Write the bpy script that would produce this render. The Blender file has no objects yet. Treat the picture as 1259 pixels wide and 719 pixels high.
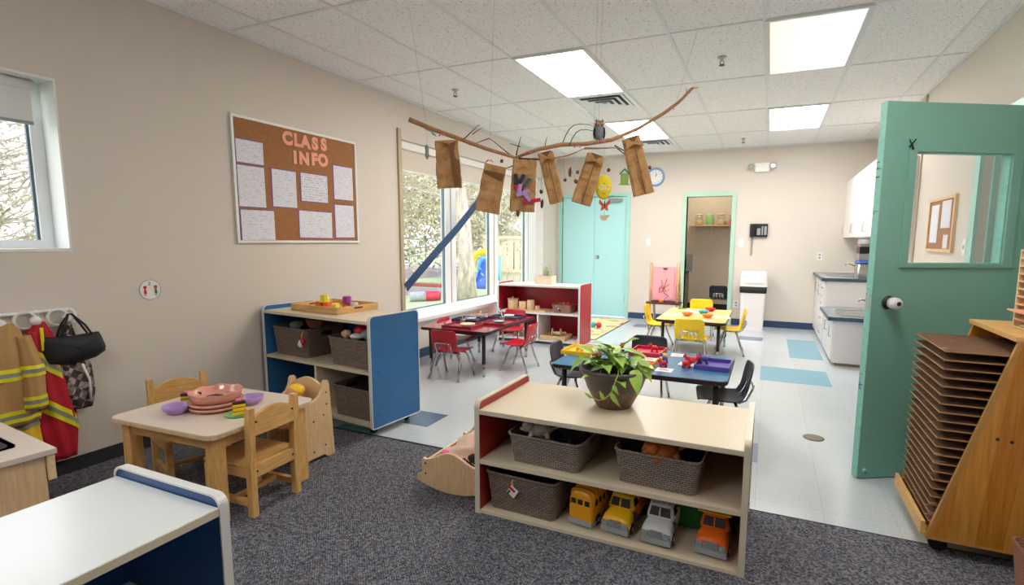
import bpy, bmesh, math, random
from mathutils import Vector, Matrix, noise as mnoise
random.seed(7)
PI = math.pi
COL = bpy.context.scene.collection

# ------------------------------------------------------------------ materials
def lin(h):
    if not isinstance(h, str):
        return tuple(h)
    h = h.lstrip('#')
    return tuple(((c / 12.92) if c <= .04045 else ((c + .055) / 1.055) ** 2.4) for c in (int(h[i:i + 2], 16) / 255 for i in (0, 2, 4)))

def newmat(name):
    m = bpy.data.materials.new(name); m.use_nodes = True
    nt = m.node_tree; b = nt.nodes['Principled BSDF']
    return m, nt, b

def mixcol(nt, fac, a, b):
    n = nt.nodes.new('ShaderNodeMix'); n.data_type = 'RGBA'
    for s, v in ((n.inputs[6], a), (n.inputs[7], b)):
        if isinstance(v, bpy.types.NodeSocket): nt.links.new(v, s)
        else: s.default_value = (*lin(v), 1)
    if isinstance(fac, bpy.types.NodeSocket): nt.links.new(fac, n.inputs[0])
    else: n.inputs[0].default_value = fac
    return n.outputs[2]

def coords(nt, scale=(1, 1, 1), kind='Object', rot=(0, 0, 0)):
    t = nt.nodes.new('ShaderNodeTexCoord'); m = nt.nodes.new('ShaderNodeMapping')
    m.inputs['Scale'].default_value = scale; m.inputs['Rotation'].default_value = rot
    nt.links.new(t.outputs[kind], m.inputs['Vector'])
    return m.outputs[0]

def noise_tex(nt, vec, scale, detail=2, rough=.5):
    n = nt.nodes.new('ShaderNodeTexNoise'); n.inputs['Scale'].default_value = scale
    n.inputs['Detail'].default_value = detail; n.inputs['Roughness'].default_value = rough
    nt.links.new(vec, n.inputs['Vector'])
    return n.outputs['Fac']

def ramp(nt, fac, stops):
    r = nt.nodes.new('ShaderNodeValToRGB'); nt.links.new(fac, r.inputs[0])
    e = r.color_ramp.elements
    while len(e) < len(stops): e.new(.5)
    for el, (p, c) in zip(e, stops):
        el.position = p; el.color = (*lin(c), 1)
    return r.outputs[0]

def bump(nt, b, h, strength=.3, dist=.01):
    n = nt.nodes.new('ShaderNodeBump'); n.inputs['Strength'].default_value = strength; n.inputs['Distance'].default_value = dist
    nt.links.new(h, n.inputs['Height']); nt.links.new(n.outputs[0], b.inputs['Normal'])

def math_node(nt, op, a, b=0.0):
    n = nt.nodes.new('ShaderNodeMath'); n.operation = op
    for s, v in ((n.inputs[0], a), (n.inputs[1], b)):
        if isinstance(v, bpy.types.NodeSocket): nt.links.new(v, s)
        else: s.default_value = v
    return n.outputs[0]

def mat(name, col, rough=.5, metal=0, spec=.5, var=.06, scale=9, bmp=0, bscale=60, alpha=None):
    m, nt, b = newmat(name)
    c = lin(col)
    v = coords(nt)
    f = noise_tex(nt, v, scale)
    lo = tuple(x * (1 - var) for x in c); hi = tuple(min(1, x * (1 + var)) for x in c)
    nt.links.new(mixcol(nt, f, lo, hi), b.inputs['Base Color'])
    b.inputs['Roughness'].default_value = rough; b.inputs['Metallic'].default_value = metal
    b.inputs['Specular IOR Level'].default_value = spec
    if bmp: bump(nt, b, noise_tex(nt, v, bscale, 3), bmp, .004)
    return m

def wood(name, a, c, scale=(1, 1, 1), s=12, rough=.45, grain=(14, 14, 1.2)):
    m, nt, b = newmat(name)
    v = coords(nt, grain)
    f = noise_tex(nt, v, s * .35, 4, .6)
    nt.links.new(ramp(nt, f, [(.3, a), (.7, c)]), b.inputs['Base Color'])
    b.inputs['Roughness'].default_value = rough
    return m

def emis(name, col, strength):
    m, nt, b = newmat(name)
    b.inputs['Base Color'].default_value = (.8, .8, .8, 1)
    v = coords(nt); f = noise_tex(nt, v, 2)
    c = lin(col)
    nt.links.new(mixcol(nt, f, tuple(x * .96 for x in c), c), b.inputs['Emission Color'])
    b.inputs['Emission Strength'].default_value = strength
    return m

def glassmat(name, tint=(1, 1, 1), fac=.07):
    m = bpy.data.materials.new(name); m.use_nodes = True; nt = m.node_tree
    for n in list(nt.nodes): nt.nodes.remove(n)
    o = nt.nodes.new('ShaderNodeOutputMaterial'); mx = nt.nodes.new('ShaderNodeMixShader')
    t = nt.nodes.new('ShaderNodeBsdfTransparent'); g = nt.nodes.new('ShaderNodeBsdfGlossy')
    t.inputs[0].default_value = (*tint, 1); g.inputs['Roughness'].default_value = .02
    mx.inputs[0].default_value = fac
    nt.links.new(t.outputs[0], mx.inputs[1]); nt.links.new(g.outputs[0], mx.inputs[2]); nt.links.new(mx.outputs[0], o.inputs[0])
    return m

def weave(name, light, dark, u=.024, v=.0095):
    m, nt, b = newmat(name)
    t = nt.nodes.new('ShaderNodeTexCoord'); s = nt.nodes.new('ShaderNodeSeparateXYZ')
    nt.links.new(t.outputs['Object'], s.inputs[0])
    a = math_node(nt, 'ADD', s.outputs[0], s.outputs[1])
    cmb = nt.nodes.new('ShaderNodeCombineXYZ'); nt.links.new(a, cmb.inputs[0]); nt.links.new(s.outputs[2], cmb.inputs[1])
    k = nt.nodes.new('ShaderNodeTexBrick'); nt.links.new(cmb.outputs[0], k.inputs['Vector'])
    k.inputs['Scale'].default_value = 1; k.inputs['Brick Width'].default_value = u; k.inputs['Row Height'].default_value = v
    k.inputs['Mortar Size'].default_value = .0019; k.inputs['Mortar Smooth'].default_value = .5
    c = lin(light)
    k.inputs['Color1'].default_value = (*c, 1); k.inputs['Color2'].default_value = (*(x * .68 for x in c), 1)
    k.inputs['Mortar'].default_value = (*lin(dark), 1)
    nt.links.new(k.outputs['Color'], b.inputs['Base Color'])
    inv = math_node(nt, 'SUBTRACT', 1.0, k.outputs['Fac'])
    bump(nt, b, inv, .8, .003)
    b.inputs['Roughness'].default_value = .5
    return m

M = {}
def build_materials():
    M['wall'] = mat('wall_paint', '#d6cec5', .75, var=.02, scale=2, bmp=.03, bscale=150)
    # ceiling tile with pits
    m, nt, b = newmat('ceiling_tile'); v = coords(nt)
    n1 = noise_tex(nt, v, 95, 2, .6)
    nt.links.new(ramp(nt, n1, [(.30, '#9b9b9b'), (.40, '#efefef')]), b.inputs['Base Color']); b.inputs['Roughness'].default_value = .9
    bump(nt, b, n1, .3, .003); M['ceil'] = m
    M['grid'] = mat('ceiling_grid_paint', '#dfe1e2', .5, var=.02)
    # vinyl tile floor
    m, nt, b = newmat('vinyl_tile_floor'); v = coords(nt)
    n1 = noise_tex(nt, v, 130, 3, .7); n2 = noise_tex(nt, v, 1.3, 2)
    base = ramp(nt, n1, [(.3, '#9aa0a2'), (.42, '#bcc5cb'), (.7, '#c8d0d6')])
    t = nt.nodes.new('ShaderNodeTexBrick'); nt.links.new(v, t.inputs['Vector'])
    t.offset = 0; t.inputs['Scale'].default_value = 1; t.inputs['Brick Width'].default_value = .305; t.inputs['Row Height'].default_value = .305
    t.inputs['Mortar Size'].default_value = .0012; t.inputs['Mortar Smooth'].default_value = .3
    t.inputs['Color1'].default_value = (1, 1, 1, 1); t.inputs['Color2'].default_value = (.95, .96, .97, 1); t.inputs['Mortar'].default_value = (.72, .74, .75, 1)
    mm = nt.nodes.new('ShaderNodeMix'); mm.data_type = 'RGBA'; mm.blend_type = 'MULTIPLY'; mm.inputs[0].default_value = 1
    nt.links.new(base, mm.inputs[6]); nt.links.new(t.outputs['Color'], mm.inputs[7])
    nt.links.new(mm.outputs[2], b.inputs['Base Color'])
    r = nt.nodes.new('ShaderNodeMapRange'); nt.links.new(n2, r.inputs[0]); r.inputs[3].default_value = .08; r.inputs[4].default_value = .2
    nt.links.new(r.outputs[0], b.inputs['Roughness']); M['floor'] = m
    M['tile_blue'] = mat('blue_floor_tile', '#6da5bd', .2, var=.12, scale=30)
    M['tile_navy'] = mat('slate_blue_floor_tile', '#4e6a8c', .2, var=.15, scale=30)
    M['tile_teal'] = mat('teal_floor_tile', '#4f9fa0', .25, var=.12, scale=30)
    M['tile_violet'] = mat('lilac_blue_floor_tile', '#8a93b0', .2, var=.12, scale=30)
    # carpet
    m, nt, b = newmat('carpet_weave'); v = coords(nt, (1, 1, 1), rot=(0, 0, .0))
    vo = nt.nodes.new('ShaderNodeTexVoronoi'); vo.inputs['Scale'].default_value = 150; nt.links.new(v, vo.inputs['Vector'])
    s = nt.nodes.new('ShaderNodeSeparateColor'); nt.links.new(vo.outputs['Color'], s.inputs[0])
    cc = ramp(nt, s.outputs[0], [(.0, '#35373d'), (.3, '#5a6170'), (.55, '#6f6764'), (.8, '#828c9c'), (1, '#98908b')])
    wv = nt.nodes.new('ShaderNodeTexWave'); wv.inputs['Scale'].default_value = 48; wv.bands_direction = 'DIAGONAL'; wv.inputs['Distortion'].default_value = 3; wv.inputs['Detail Scale'].default_value = 6
    nt.links.new(v, wv.inputs['Vector'])
    nt.links.new(mixcol(nt, math_node(nt, 'MULTIPLY', wv.outputs['Fac'], .45), cc, '#24262c'), b.inputs['Base Color'])
    bump(nt, b, vo.outputs['Distance'], .6, .006); b.inputs['Roughness'].default_value = .95; b.inputs['Specular IOR Level'].default_value = .1
    M['carpet'] = m
    M['base_navy'] = mat('navy_vinyl_base', '#2b4468', .35)
    M['base_dark'] = mat('charcoal_carpet_base', '#2b2b30', .9, var=.3, scale=120, bmp=.4, bscale=200)
    M['white'] = mat('white_paint', '#e9e9e6', .4, var=.02)
    M['white_lam'] = mat('cream_laminate', '#dccfb6', .3, var=.02, scale=4)
    M['white_lam2'] = mat('white_laminate', '#d9dee0', .22, var=.02, scale=4)
    M['edge_cream'] = mat('cream_edge_band', '#d6cdb8', .35, var=.04)
    M['edge_white'] = mat('white_edge_band', '#dcdedd', .3, var=.03)
    M['blue_lam'] = mat('blue_laminate', '#2d6ba3', .3, var=.03, scale=3)
    M['navy_lam'] = mat('deep_blue_laminate', '#1f4d86', .35, var=.04, scale=3)
    M['red_lam'] = mat('red_laminate', '#b01c30', .32, var=.05, scale=3)
    M['darkred_lam'] = mat('brick_red_laminate', '#a82a1e', .4, var=.05, scale=3)
    M['black'] = mat('black_plastic', '#17181b', .4, var=.1)
    M['rubber'] = mat('black_rubber', '#121212', .7, var=.1)
    M['chrome'] = mat('chrome', '#b9b6ae', .22, metal=1, var=.05)
    M['steel'] = mat('brushed_steel', '#b4b4b0', .3, metal=1, var=.06)
    M['darkmetal'] = mat('dark_metal', '#3a3634', .4, metal=.6)
    M['teal_back'] = mat('pale_teal_paint', '#aee3e6', .4, var=.02, scale=3)
    M['teal_frame'] = mat('pale_teal_trim_paint', '#a6dad2', .4, var=.03, scale=3)
    M['sage_frame'] = mat('sage_trim_paint', '#afd4c2', .4, var=.03, scale=3)
    M['teal_door'] = mat('green_teal_door_paint', '#7db3a4', .38, var=.04, scale=4)
    M['teal_edge'] = mat('light_teal_edge_paint', '#86c8ba', .45, var=.2, scale=40)
    M['alu'] = mat('window_frame_paint', '#edf1f3', .35, var=.03)
    M['alu_dark'] = mat('grey_gasket', '#5a6a74', .5)
    M['trim_beige'] = mat('beige_trim', '#b8a890', .5)
    M['blind'] = mat('roller_blind_fabric', '#d5cdc1', .9, var=.02, scale=80)
    M['glass'] = glassmat('window_glass')
    M['maple'] = wood('maple_ply', '#d6b084', '#e6c89c', grain=(20, 20, 2))
    M['maple_light'] = wood('pale_maple', '#dcb98a', '#ecd2a8', grain=(3, 20, 20))
    M['pine'] = wood('orange_pine', '#cc9850', '#e6bd7e', grain=(3, 22, 22))
    M['pinev'] = wood('orange_pine_upright', '#cc9850', '#e6bd7e', grain=(22, 22, 3))
    M['brownwood'] = mat('dark_brown_wood', '#5a3a31', .5, var=.2)
    M['easelwood'] = wood('easel_wood', '#b08a5c', '#cda979', grain=(20, 20, 2))
    m, nt, b = newmat('plank_veneer')
    t = nt.nodes.new('ShaderNodeTexCoord'); s = nt.nodes.new('ShaderNodeSeparateXYZ'); nt.links.new(t.outputs['Object'], s.inputs[0])
    tilt = math_node(nt, 'ADD', s.outputs[0], math_node(nt, 'MULTIPLY', s.outputs[2], -.08))
    fl = math_node(nt, 'FLOOR', math_node(nt, 'MULTIPLY', tilt, 11))
    w = nt.nodes.new('ShaderNodeTexWhiteNoise'); w.noise_dimensions = '1D'; nt.links.new(fl, w.inputs['W'])
    n1 = noise_tex(nt, coords(nt, (22, 22, 1.5)), 3, 4, .6)
    f = math_node(nt, 'ADD', math_node(nt, 'MULTIPLY', w.outputs['Value'], .65), math_node(nt, 'MULTIPLY', n1, .4))
    nt.links.new(ramp(nt, f, [(.25, '#7e3f12'), (.5, '#b4701f'), (.8, '#dea850')]), b.inputs['Base Color']); b.inputs['Roughness'].default_value = .3
    M['plank'] = m
    M['masonite'] = mat('brown_hardboard', '#8a6648', .7, var=.3, scale=60)
    M['board_edge_m'] = mat('hardboard_edge', '#a07a50', .6, var=.15, scale=40)
    M['ply_edge'] = mat('plywood_edge', '#b98a4c', .5, var=.15, scale=40)
    m, nt, b = newmat('painted_hardboard'); v = coords(nt)
    f = noise_tex(nt, coords(nt, (1, 3, 1)), 14, 3)
    nt.links.new(ramp(nt, f, [(.60, '#6e4e38'), (.66, '#8a6648'), (.71, '#bd8f9c'), (.78, '#d9d3d3')]), b.inputs['Base Color']); b.inputs['Roughness'].default_value = .7
    M['masonite_paint'] = m
    m, nt, b = newmat('cork'); v = coords(nt)
    f = noise_tex(nt, v, 160, 3, .7)
    nt.links.new(ramp(nt, f, [(.3, '#845732'), (.6, '#a9754a')]), b.inputs['Base Color']); b.inputs['Roughness'].default_value = .9
    M['cork'] = m
    M['peach'] = mat('peach_card', '#f0a98c', .8, var=.03)
    M['paper_purple'] = mat('purple_backing_paper', '#7b4f9c', .8)
    # printed paper: dashes
    for key, sc, dens in (('paper_a', 52, .50), ('paper_b', 80, .56), ('paper_c', 60, .60)):
        m, nt, b = newmat('printed_' + key)
        vv = coords(nt, (1, .35, 1)); f1 = noise_tex(nt, vv, sc * 2.2, 1)
        t = nt.nodes.new('ShaderNodeTexCoord'); s = nt.nodes.new('ShaderNodeSeparateXYZ'); nt.links.new(t.outputs['Object'], s.inputs[0])
        row = math_node(nt, 'FRACT', math_node(nt, 'MULTIPLY', s.outputs[2], sc))
        row = math_node(nt, 'LESS_THAN', row, .38)
        ink = math_node(nt, 'GREATER_THAN', f1, dens)
        nt.links.new(mixcol(nt, math_node(nt, 'MULTIPLY', math_node(nt, 'MULTIPLY', row, ink), .45), '#dfe0ea', '#6b6e80'), b.inputs['Base Color'])
        b.inputs['Roughness'].default_value = .8; M[key] = m
    M['basket'] = weave('grey_brown_plastic_weave', '#a89a92', '#4a403b')
    M['basket_dark'] = weave('brown_plastic_weave', '#a08c80', '#3a302b')
    M['wicker_pink'] = weave('pink_wicker', '#d8a58c', '#8a5a48', .012, .006)
    m, nt, b = newmat('kraft_paper'); v = coords(nt)
    f = noise_tex(nt, v, 14, 5, .65)
    nt.links.new(ramp(nt, f, [(.3, '#a0713f'), (.7, '#cda06c')]), b.inputs['Base Color']); b.inputs['Roughness'].default_value = .75
    bump(nt, b, f, .8, .01); M['kraft'] = m
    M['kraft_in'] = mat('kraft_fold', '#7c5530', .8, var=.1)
    m, nt, b = newmat('bark'); v = coords(nt, (1, 1, .3))
    f = noise_tex(nt, v, 9, 5, .7)
    nt.links.new(ramp(nt, f, [(.35, '#8c8074'), (.6, '#cabfae')]), b.inputs['Base Color']); bump(nt, b, f, 1, .05); b.inputs['Roughness'].default_value = .9
    M['bark'] = m
    M['twig'] = mat('branch_bark', '#ad8156', .7, var=.3, scale=30, bmp=.3)
    M['twig_dark'] = mat('dark_twig', '#54443a', .8, var=.2)
    M['string'] = mat('cotton_string', '#c9c2b4', .9)
    M['strap'] = mat('blue_strap_fabric', '#173f68', .6, var=.15, scale=5)
    M['red_shell'] = mat('red_chair_plastic', '#c01c2c', .35, var=.04)
    M['yellow_shell'] = mat('yellow_chair_plastic', '#f2cb14', .35, var=.03)
    M['navy_shell'] = mat('navy_chair_plastic', '#272d3d', .38, var=.08)
    M['red_top'] = mat('crimson_table_laminate', '#9c2744', .12, var=.05)
    M['blue_top'] = mat('blue_table_laminate', '#3a76a4', .2, var=.05)
    M['yellow_top'] = mat('yellow_table_laminate', '#eed48a', .25, var=.05)
    M['tray_red'] = mat('dark_red_tray', '#8e1f34', .4)
    M['tray_darkblue'] = mat('navy_tray', '#27304a', .4)
    M['c_red'] = mat('red_plastic', '#d0222c', .4)
    M['c_magenta'] = mat('crimson_painted_wood', '#c81f45', .45)
    M['c_yellow'] = mat('yellow_plastic', '#f4c81c', .4)
    M['c_orange'] = mat('orange_plastic', '#ef7a1d', .4)
    M['c_purple'] = mat('purple_painted_wood', '#55459e', .45)
    M['c_green'] = mat('green_plastic', '#1f7a3c', .45)
    M['c_ltgreen'] = mat('pale_green_plastic', '#8fd08c', .45)
    M['c_teal'] = mat('turquoise_plastic', '#2fa7b4', .45)
    M['c_blue'] = mat('blue_plastic', '#3558b8', .45)
    M['c_lilac'] = mat('lilac_plastic', '#b695d6', .4)
    M['c_pink'] = mat('pink_plastic', '#ef6fa8', .5)
    M['c_white'] = mat('white_plastic', '#e8e8e8', .4)
    M['c_brown'] = mat('brown_felt', '#6b4228', .9, var=.25, scale=30)
    M['c_choc'] = mat('chocolate_plastic', '#3b2a30', .4)
    M['c_grey'] = mat('grey_plastic', '#9aa0a4', .5)
    M['rose'] = mat('rose_glaze', '#dc9c8c', .14, metal=.08, var=.2, scale=25)
    M['rose_in'] = mat('rose_pattern', '#d8a488', .3, var=.45, scale=22)
    M['skin'] = mat('doll_skin', '#c98e60', .6)
    M['skin_dark'] = mat('brown_doll_skin', '#8c563a', .6)
    M['taxi'] = mat('truck_yellow', '#f5c21a', .35, var=.03)
    M['busy'] = mat('bus_yellow', '#eaa21a', .38, var=.03)
    M['truck_o'] = mat('truck_orange', '#f0701c', .38, var=.03)
    M['truck_w'] = mat('truck_white', '#dfe2e8', .38, var=.03)
    M['truck_g'] = mat('truck_bumper_grey', '#9ba1a8', .5, var=.06)
    M['windshield'] = mat('dark_windshield', '#2e2c2b', .25)
    m, nt, b = newmat('grille'); t = nt.nodes.new('ShaderNodeTexWave'); t.inputs['Scale'].default_value = 60; t.bands_direction = 'Z'
    nt.links.new(coords(nt, rot=(0, .5, 0)), t.inputs['Vector'])
    nt.links.new(mixcol(nt, t.outputs['Fac'], '#4d5156', '#aab0b6'), b.inputs['Base Color']); M['grille'] = m
    M['leaf'] = mat('pothos_leaf', '#9cc055', .4, var=.3, scale=18)
    M['stem'] = mat('green_stem', '#8fae48', .5)
    M['pot'] = mat('bronze_pot', '#4e433c', .45, var=.2, scale=6)
    m, nt, b = newmat('bronze_pot_speckled'); v = coords(nt); n1 = noise_tex(nt, v, 160, 2, .7)
    t = nt.nodes.new('ShaderNodeTexCoord'); s = nt.nodes.new('ShaderNodeSeparateXYZ'); nt.links.new(t.outputs['Object'], s.inputs[0])
    f = math_node(nt, 'MULTIPLY', math_node(nt, 'LESS_THAN', math_node(nt, 'ADD', s.outputs[2], math_node(nt, 'MULTIPLY', noise_tex(nt, v, 14), .04)), .115), math_node(nt, 'GREATER_THAN', n1, .52))
    nt.links.new(mixcol(nt, f, '#4a423e', '#8a5a38'), b.inputs['Base Color']); b.inputs['Roughness'].default_value = .4; M['pot'] = m
    M['soil'] = mat('potting_soil', '#2a2019', .95, var=.4, scale=60)
    M['tan_coat'] = mat('tan_canvas', '#b08a58', .85, var=.08, bmp=.2)
    M['red_coat'] = mat('red_canvas', '#b3142a', .8, var=.08, bmp=.2)
    M['yel_coat'] = mat('yellow_canvas', '#d8b21c', .8, var=.1, bmp=.2)
    M['reflect_y'] = mat('lime_reflective_band', '#e3dd24', .5)
    M['reflect_s'] = mat('silver_reflective_band', '#8e8f80', .45)
    M['nylon'] = mat('black_nylon', '#15171f', .62, var=.2, bmp=.3, bscale=25)
    m, nt, b = newmat('plaid_flannel')
    t = nt.nodes.new('ShaderNodeTexChecker'); t.inputs['Scale'].default_value = 24; nt.links.new(coords(nt, rot=(.6, .2, .7)), t.inputs['Vector'])
    t2 = nt.nodes.new('ShaderNodeTexChecker'); t2.inputs['Scale'].default_value = 41; nt.links.new(coords(nt, rot=(.6, .2, .7)), t2.inputs['Vector'])
    nt.links.new(mixcol(nt, math_node(nt, 'MULTIPLY', t2.outputs['Fac'], .55), mixcol(nt, t.outputs['Fac'], '#39302f', '#a89c98'), '#4c3a38'), b.inputs['Base Color'])
    b.inputs['Roughness'].default_value = .9; M['plaid'] = m
    M['yarn'] = mat('fabric_scrap_yellow', '#f2dc1e', .8, var=.1, scale=40)
    M['fur_orange'] = mat('orange_plush', '#b0602a', .95, var=.4, scale=70, bmp=.6, bscale=150)
    M['fur_white'] = mat('white_plush', '#cfc5bb', .95, var=.1, scale=40, bmp=.5, bscale=150)
    M['fur_dark'] = mat('dark_plush', '#29221f', .95, var=.4, scale=40, bmp=.5, bscale=150)
    M['owl'] = mat('owl_grey', '#7d848b', .9, var=.5, scale=60, bmp=.4)
    m, nt, b = newmat('map_rug'); v = coords(nt, (1, 1, 1))
    vo = nt.nodes.new('ShaderNodeTexVoronoi'); vo.feature = 'F1'; vo.distance = 'CHEBYCHEV'; vo.inputs['Scale'].default_value = 7; nt.links.new(v, vo.inputs['Vector'])
    s = nt.nodes.new('ShaderNodeSeparateColor'); nt.links.new(vo.outputs['Color'], s.inputs[0])
    nt.links.new(ramp(nt, s.outputs[0], [(0, '#e6c886'), (.45, '#f0e0b4'), (.6, '#c58d50'), (.72, '#e9d39c'), (.88, '#a9b49c'), (1, '#9c6a48')]), b.inputs['Base Color']); b.inputs['Roughness'].default_value = .95
    M['rug'] = m
    M['lawn'] = mat('lawn', '#9bab84', .95, var=.25, scale=6)
    M['path'] = mat('rubber_path', '#8f8489', .9, var=.1)
    M['mulch'] = mat('red_edging', '#a06055', .9, var=.3, scale=12)
    M['fencewood'] = mat('fence_wood', '#decbb0', .8, var=.15)
    M['chain'] = mat('fence_grey', '#8b9496', .6)
    M['fol_tan'] = mat('tan_foliage', '#b0a687', .9, var=.4, scale=3)
    M['fol_green'] = mat('green_foliage', '#98a283', .9, var=.4, scale=3)
    M['fol_grey'] = mat('grey_twigs', '#b3aba0', .9, var=.4, scale=3)
    M['corridor'] = mat('corridor_wall', '#8d7b6b', .8)
    M['counter'] = mat('grey_speckled_counter', '#7e8a90', .25, var=.12, scale=90)
    M['counter_edge'] = mat('slate_counter_edge', '#45586a', .35)
    M['kit_white'] = mat('kitchen_white', '#e6e2e2', .35, var=.02)
    M['closet_cab'] = mat('brown_laminate', '#8a7a66', .5)
    M['pinkpaper'] = mat('pink_paper', '#eca7ae', .8, var=.03)
    M['rust'] = mat('rust_paint', '#b5522c', .6)
    M['clock_blue'] = mat('clock_rim_blue', '#7f9fcc', .4)
    M['birdgreen'] = mat('green_card', '#8fb052', .7)
    M['butterfly'] = mat('butterfly_orange', '#cf5a2a', .7, var=.5, scale=60)
    M['cone'] = mat('pine_cone', '#744a34', .8, var=.3, scale=60)
    M['clearjar'] = glassmat('clear_jar', (.93, .95, .93), .12)
    M['clearcup'] = glassmat('clear_plastic_cup', (.86, .92, .98), .15)
    M['tulle'] = mat('tulle_cloth', '#dcc0ae', .9, var=.1, scale=30)
    M['drain'] = mat('floor_drain_metal', '#6e6558', .4, metal=.5, var=.2, scale=50)
    M['cl_yellow'] = mat('translucent_yellow', '#e8dc2a', .15); M['cl_orange'] = mat('translucent_orange', '#f0621c', .15)
    M['cl_purple'] = mat('translucent_purple', '#a52a8c', .15); M['cl_clear'] = mat('frosted_clear', '#cfc9c2', .15)
    M['light_w'] = emis('diffuser_warm', '#fff3e4', 18.0)
    M['light_n'] = emis('diffuser_neutral', '#fffaf4', 18.0)
    # one diffuser shines warm at one end and cool at the other (mixed tubes)
    m, nt, b = newmat('diffuser_mixed'); t = nt.nodes.new('ShaderNodeTexCoord'); s = nt.nodes.new('ShaderNodeSeparateXYZ'); nt.links.new(t.outputs['Object'], s.inputs[0])
    f = math_node(nt, 'ADD', math_node(nt, 'MULTIPLY', s.outputs[0], 1.6), .5)
    nt.links.new(ramp(nt, f, [(.1, '#f2d9bd'), (.45, '#eee2d4'), (.8, '#d3e3e0')]), b.inputs['Emission Color']); b.inputs['Emission Strength'].default_value = .72
    M['light_m'] = m

build_materials()

# ------------------------------------------------------------------ mesh helper
class MB:
    def __init__(self): self.bm = bmesh.new(); self.mi = 0
    def _tag(self, faces, smooth):
        for f in faces: f.smooth = smooth; f.material_index = self.mi
    def box(self, c, s, bev=0, rz=0, rx=0, ry=0, seg=2, taper=None):
        r = bmesh.ops.create_cube(self.bm, size=1)
        vs = r['verts']
        for v in vs:
            v.co = Vector((v.co.x * s[0], v.co.y * s[1], v.co.z * s[2]))
            if taper and v.co.z > 0: v.co.x *= taper[0]; v.co.y *= taper[1]
        if bev:
            es = list({e for v in vs for e in v.link_edges})
            rr = bmesh.ops.bevel(self.bm, geom=es, offset=bev, segments=seg, affect='EDGES', profile=.6)
            vs = list({v for f in rr['faces'] for v in f.verts} | {v for v in vs if v.is_valid})
            fs = {f for v in vs for f in v.link_faces}
            vs = list({v for f in fs for v in f.verts})
        mtx = Matrix.Translation(Vector(c)) @ Matrix.Rotation(rz, 4, 'Z') @ Matrix.Rotation(ry, 4, 'Y') @ Matrix.Rotation(rx, 4, 'X')
        for v in vs: v.co = mtx @ v.co
        self._tag({f for v in vs for f in v.link_faces}, bool(bev) and seg > 2)
        return self
    def span(self, a, b, bev=0, **k):
        a, b = Vector(a), Vector(b); c = (a + b) / 2; s = b - a
        return self.box(c, (abs(s.x), abs(s.y), abs(s.z)), bev, **k)
    def tube(self, pts, r, seg=8, cap=True, smooth=True):
        pts = [Vector(p) for p in pts]; n = len(pts)
        rs = r if isinstance(r, (list, tuple)) else [r] * n
        rings = []; prev = None
        for i, p in enumerate(pts):
            d = (pts[min(i + 1, n - 1)] - pts[max(i - 1, 0)]).normalized()
            if prev is None:
                u = d.cross(Vector((0, 0, 1)))
                if u.length < .1: u = d.cross(Vector((0, 1, 0)))
            else:
                u = prev - d * prev.dot(d)
                if u.length < 1e-4: u = d.cross(Vector((1, 0, 0)))
            u.normalize(); prev = u; w = d.cross(u)
            rings.append([self.bm.verts.new(p + (u * math.cos(2 * PI * k / seg) + w * math.sin(2 * PI * k / seg)) * rs[i]) for k in range(seg)])
        return self._skin(rings, cap, smooth)
    def _skin(self, rings, cap=True, smooth=True, close=False):
        fs = []
        seg = len(rings[0])
        pairs = list(zip(rings, rings[1:]))
        if close: pairs.append((rings[-1], rings[0]))
        for a, b in pairs:
            for k in range(seg):
                try: fs.append(self.bm.faces.new((a[k], a[(k + 1) % seg], b[(k + 1) % seg], b[k])))
                except ValueError: pass
        self._tag(fs, smooth)
        if cap and not close:
            c = []
            for ring in (rings[0][::-1], rings[-1]):
                try: c.append(self.bm.faces.new(ring))
                except ValueError: pass
            self._tag(c, False)
        return self
    def loft(self, loops, cap=True, smooth=True, close=False):
        rings = [[self.bm.verts.new(Vector(p)) for p in l] for l in loops]
        return self._skin(rings, cap, smooth, close)
    def lathe(self, prof, c=(0, 0, 0), seg=20, cap=True, smooth=True, sx=1, sy=1, mtx=None):
        loops = []
        for r, z in prof:
            l = []
            for k in range(seg):
                a = 2 * PI * k / seg; p = Vector((r * math.cos(a) * sx, r * math.sin(a) * sy, z))
                if mtx: p = mtx @ p
                l.append(p + Vector(c))
            loops.append(l)
        return self.loft(loops, cap, smooth)
    def blob(self, c, s, sub=2, amp=0, fr=20, mtx=None):
        r = bmesh.ops.create_icosphere(self.bm, subdivisions=sub, radius=1)
        s = s if isinstance(s, (tuple, list)) else (s, s, s)
        for v in r['verts']:
            k = 1 + (amp * mnoise.noise(v.co * 2 + Vector(c) * fr) if amp else 0)
            p = Vector((v.co.x * s[0] * k, v.co.y * s[1] * k, v.co.z * s[2] * k))
            if mtx: p = mtx @ p
            v.co = p + Vector(c)
        self._tag({f for v in r['verts'] for f in v.link_faces}, True)
        return self
    def prism(self, pts, a, b, axis='y', smooth=False):
        def P(p, t):
            if axis == 'y': return Vector((p[0], t, p[1]))
            if axis == 'x': return Vector((t, p[0], p[1]))
            return Vector((p[0], p[1], t))
        A = [self.bm.verts.new(P(p, a)) for p in pts]; B = [self.bm.verts.new(P(p, b)) for p in pts]
        n = len(pts); fs = [self.bm.faces.new((A[i], A[(i + 1) % n], B[(i + 1) % n], B[i])) for i in range(n)]
        self._tag(fs, smooth)
        self._tag([self.bm.faces.new(A[::-1]), self.bm.faces.new(B)], False)
        return self
    def quad(self, *p, smooth=False):
        f = self.bm.faces.new([self.bm.verts.new(Vector(q)) for q in p]); self._tag([f], smooth); return self
    def mat(self, i): self.mi = i; return self
    def xf(self, m):
        for v in self.bm.verts: v.co = m @ v.co
        return self
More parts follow.
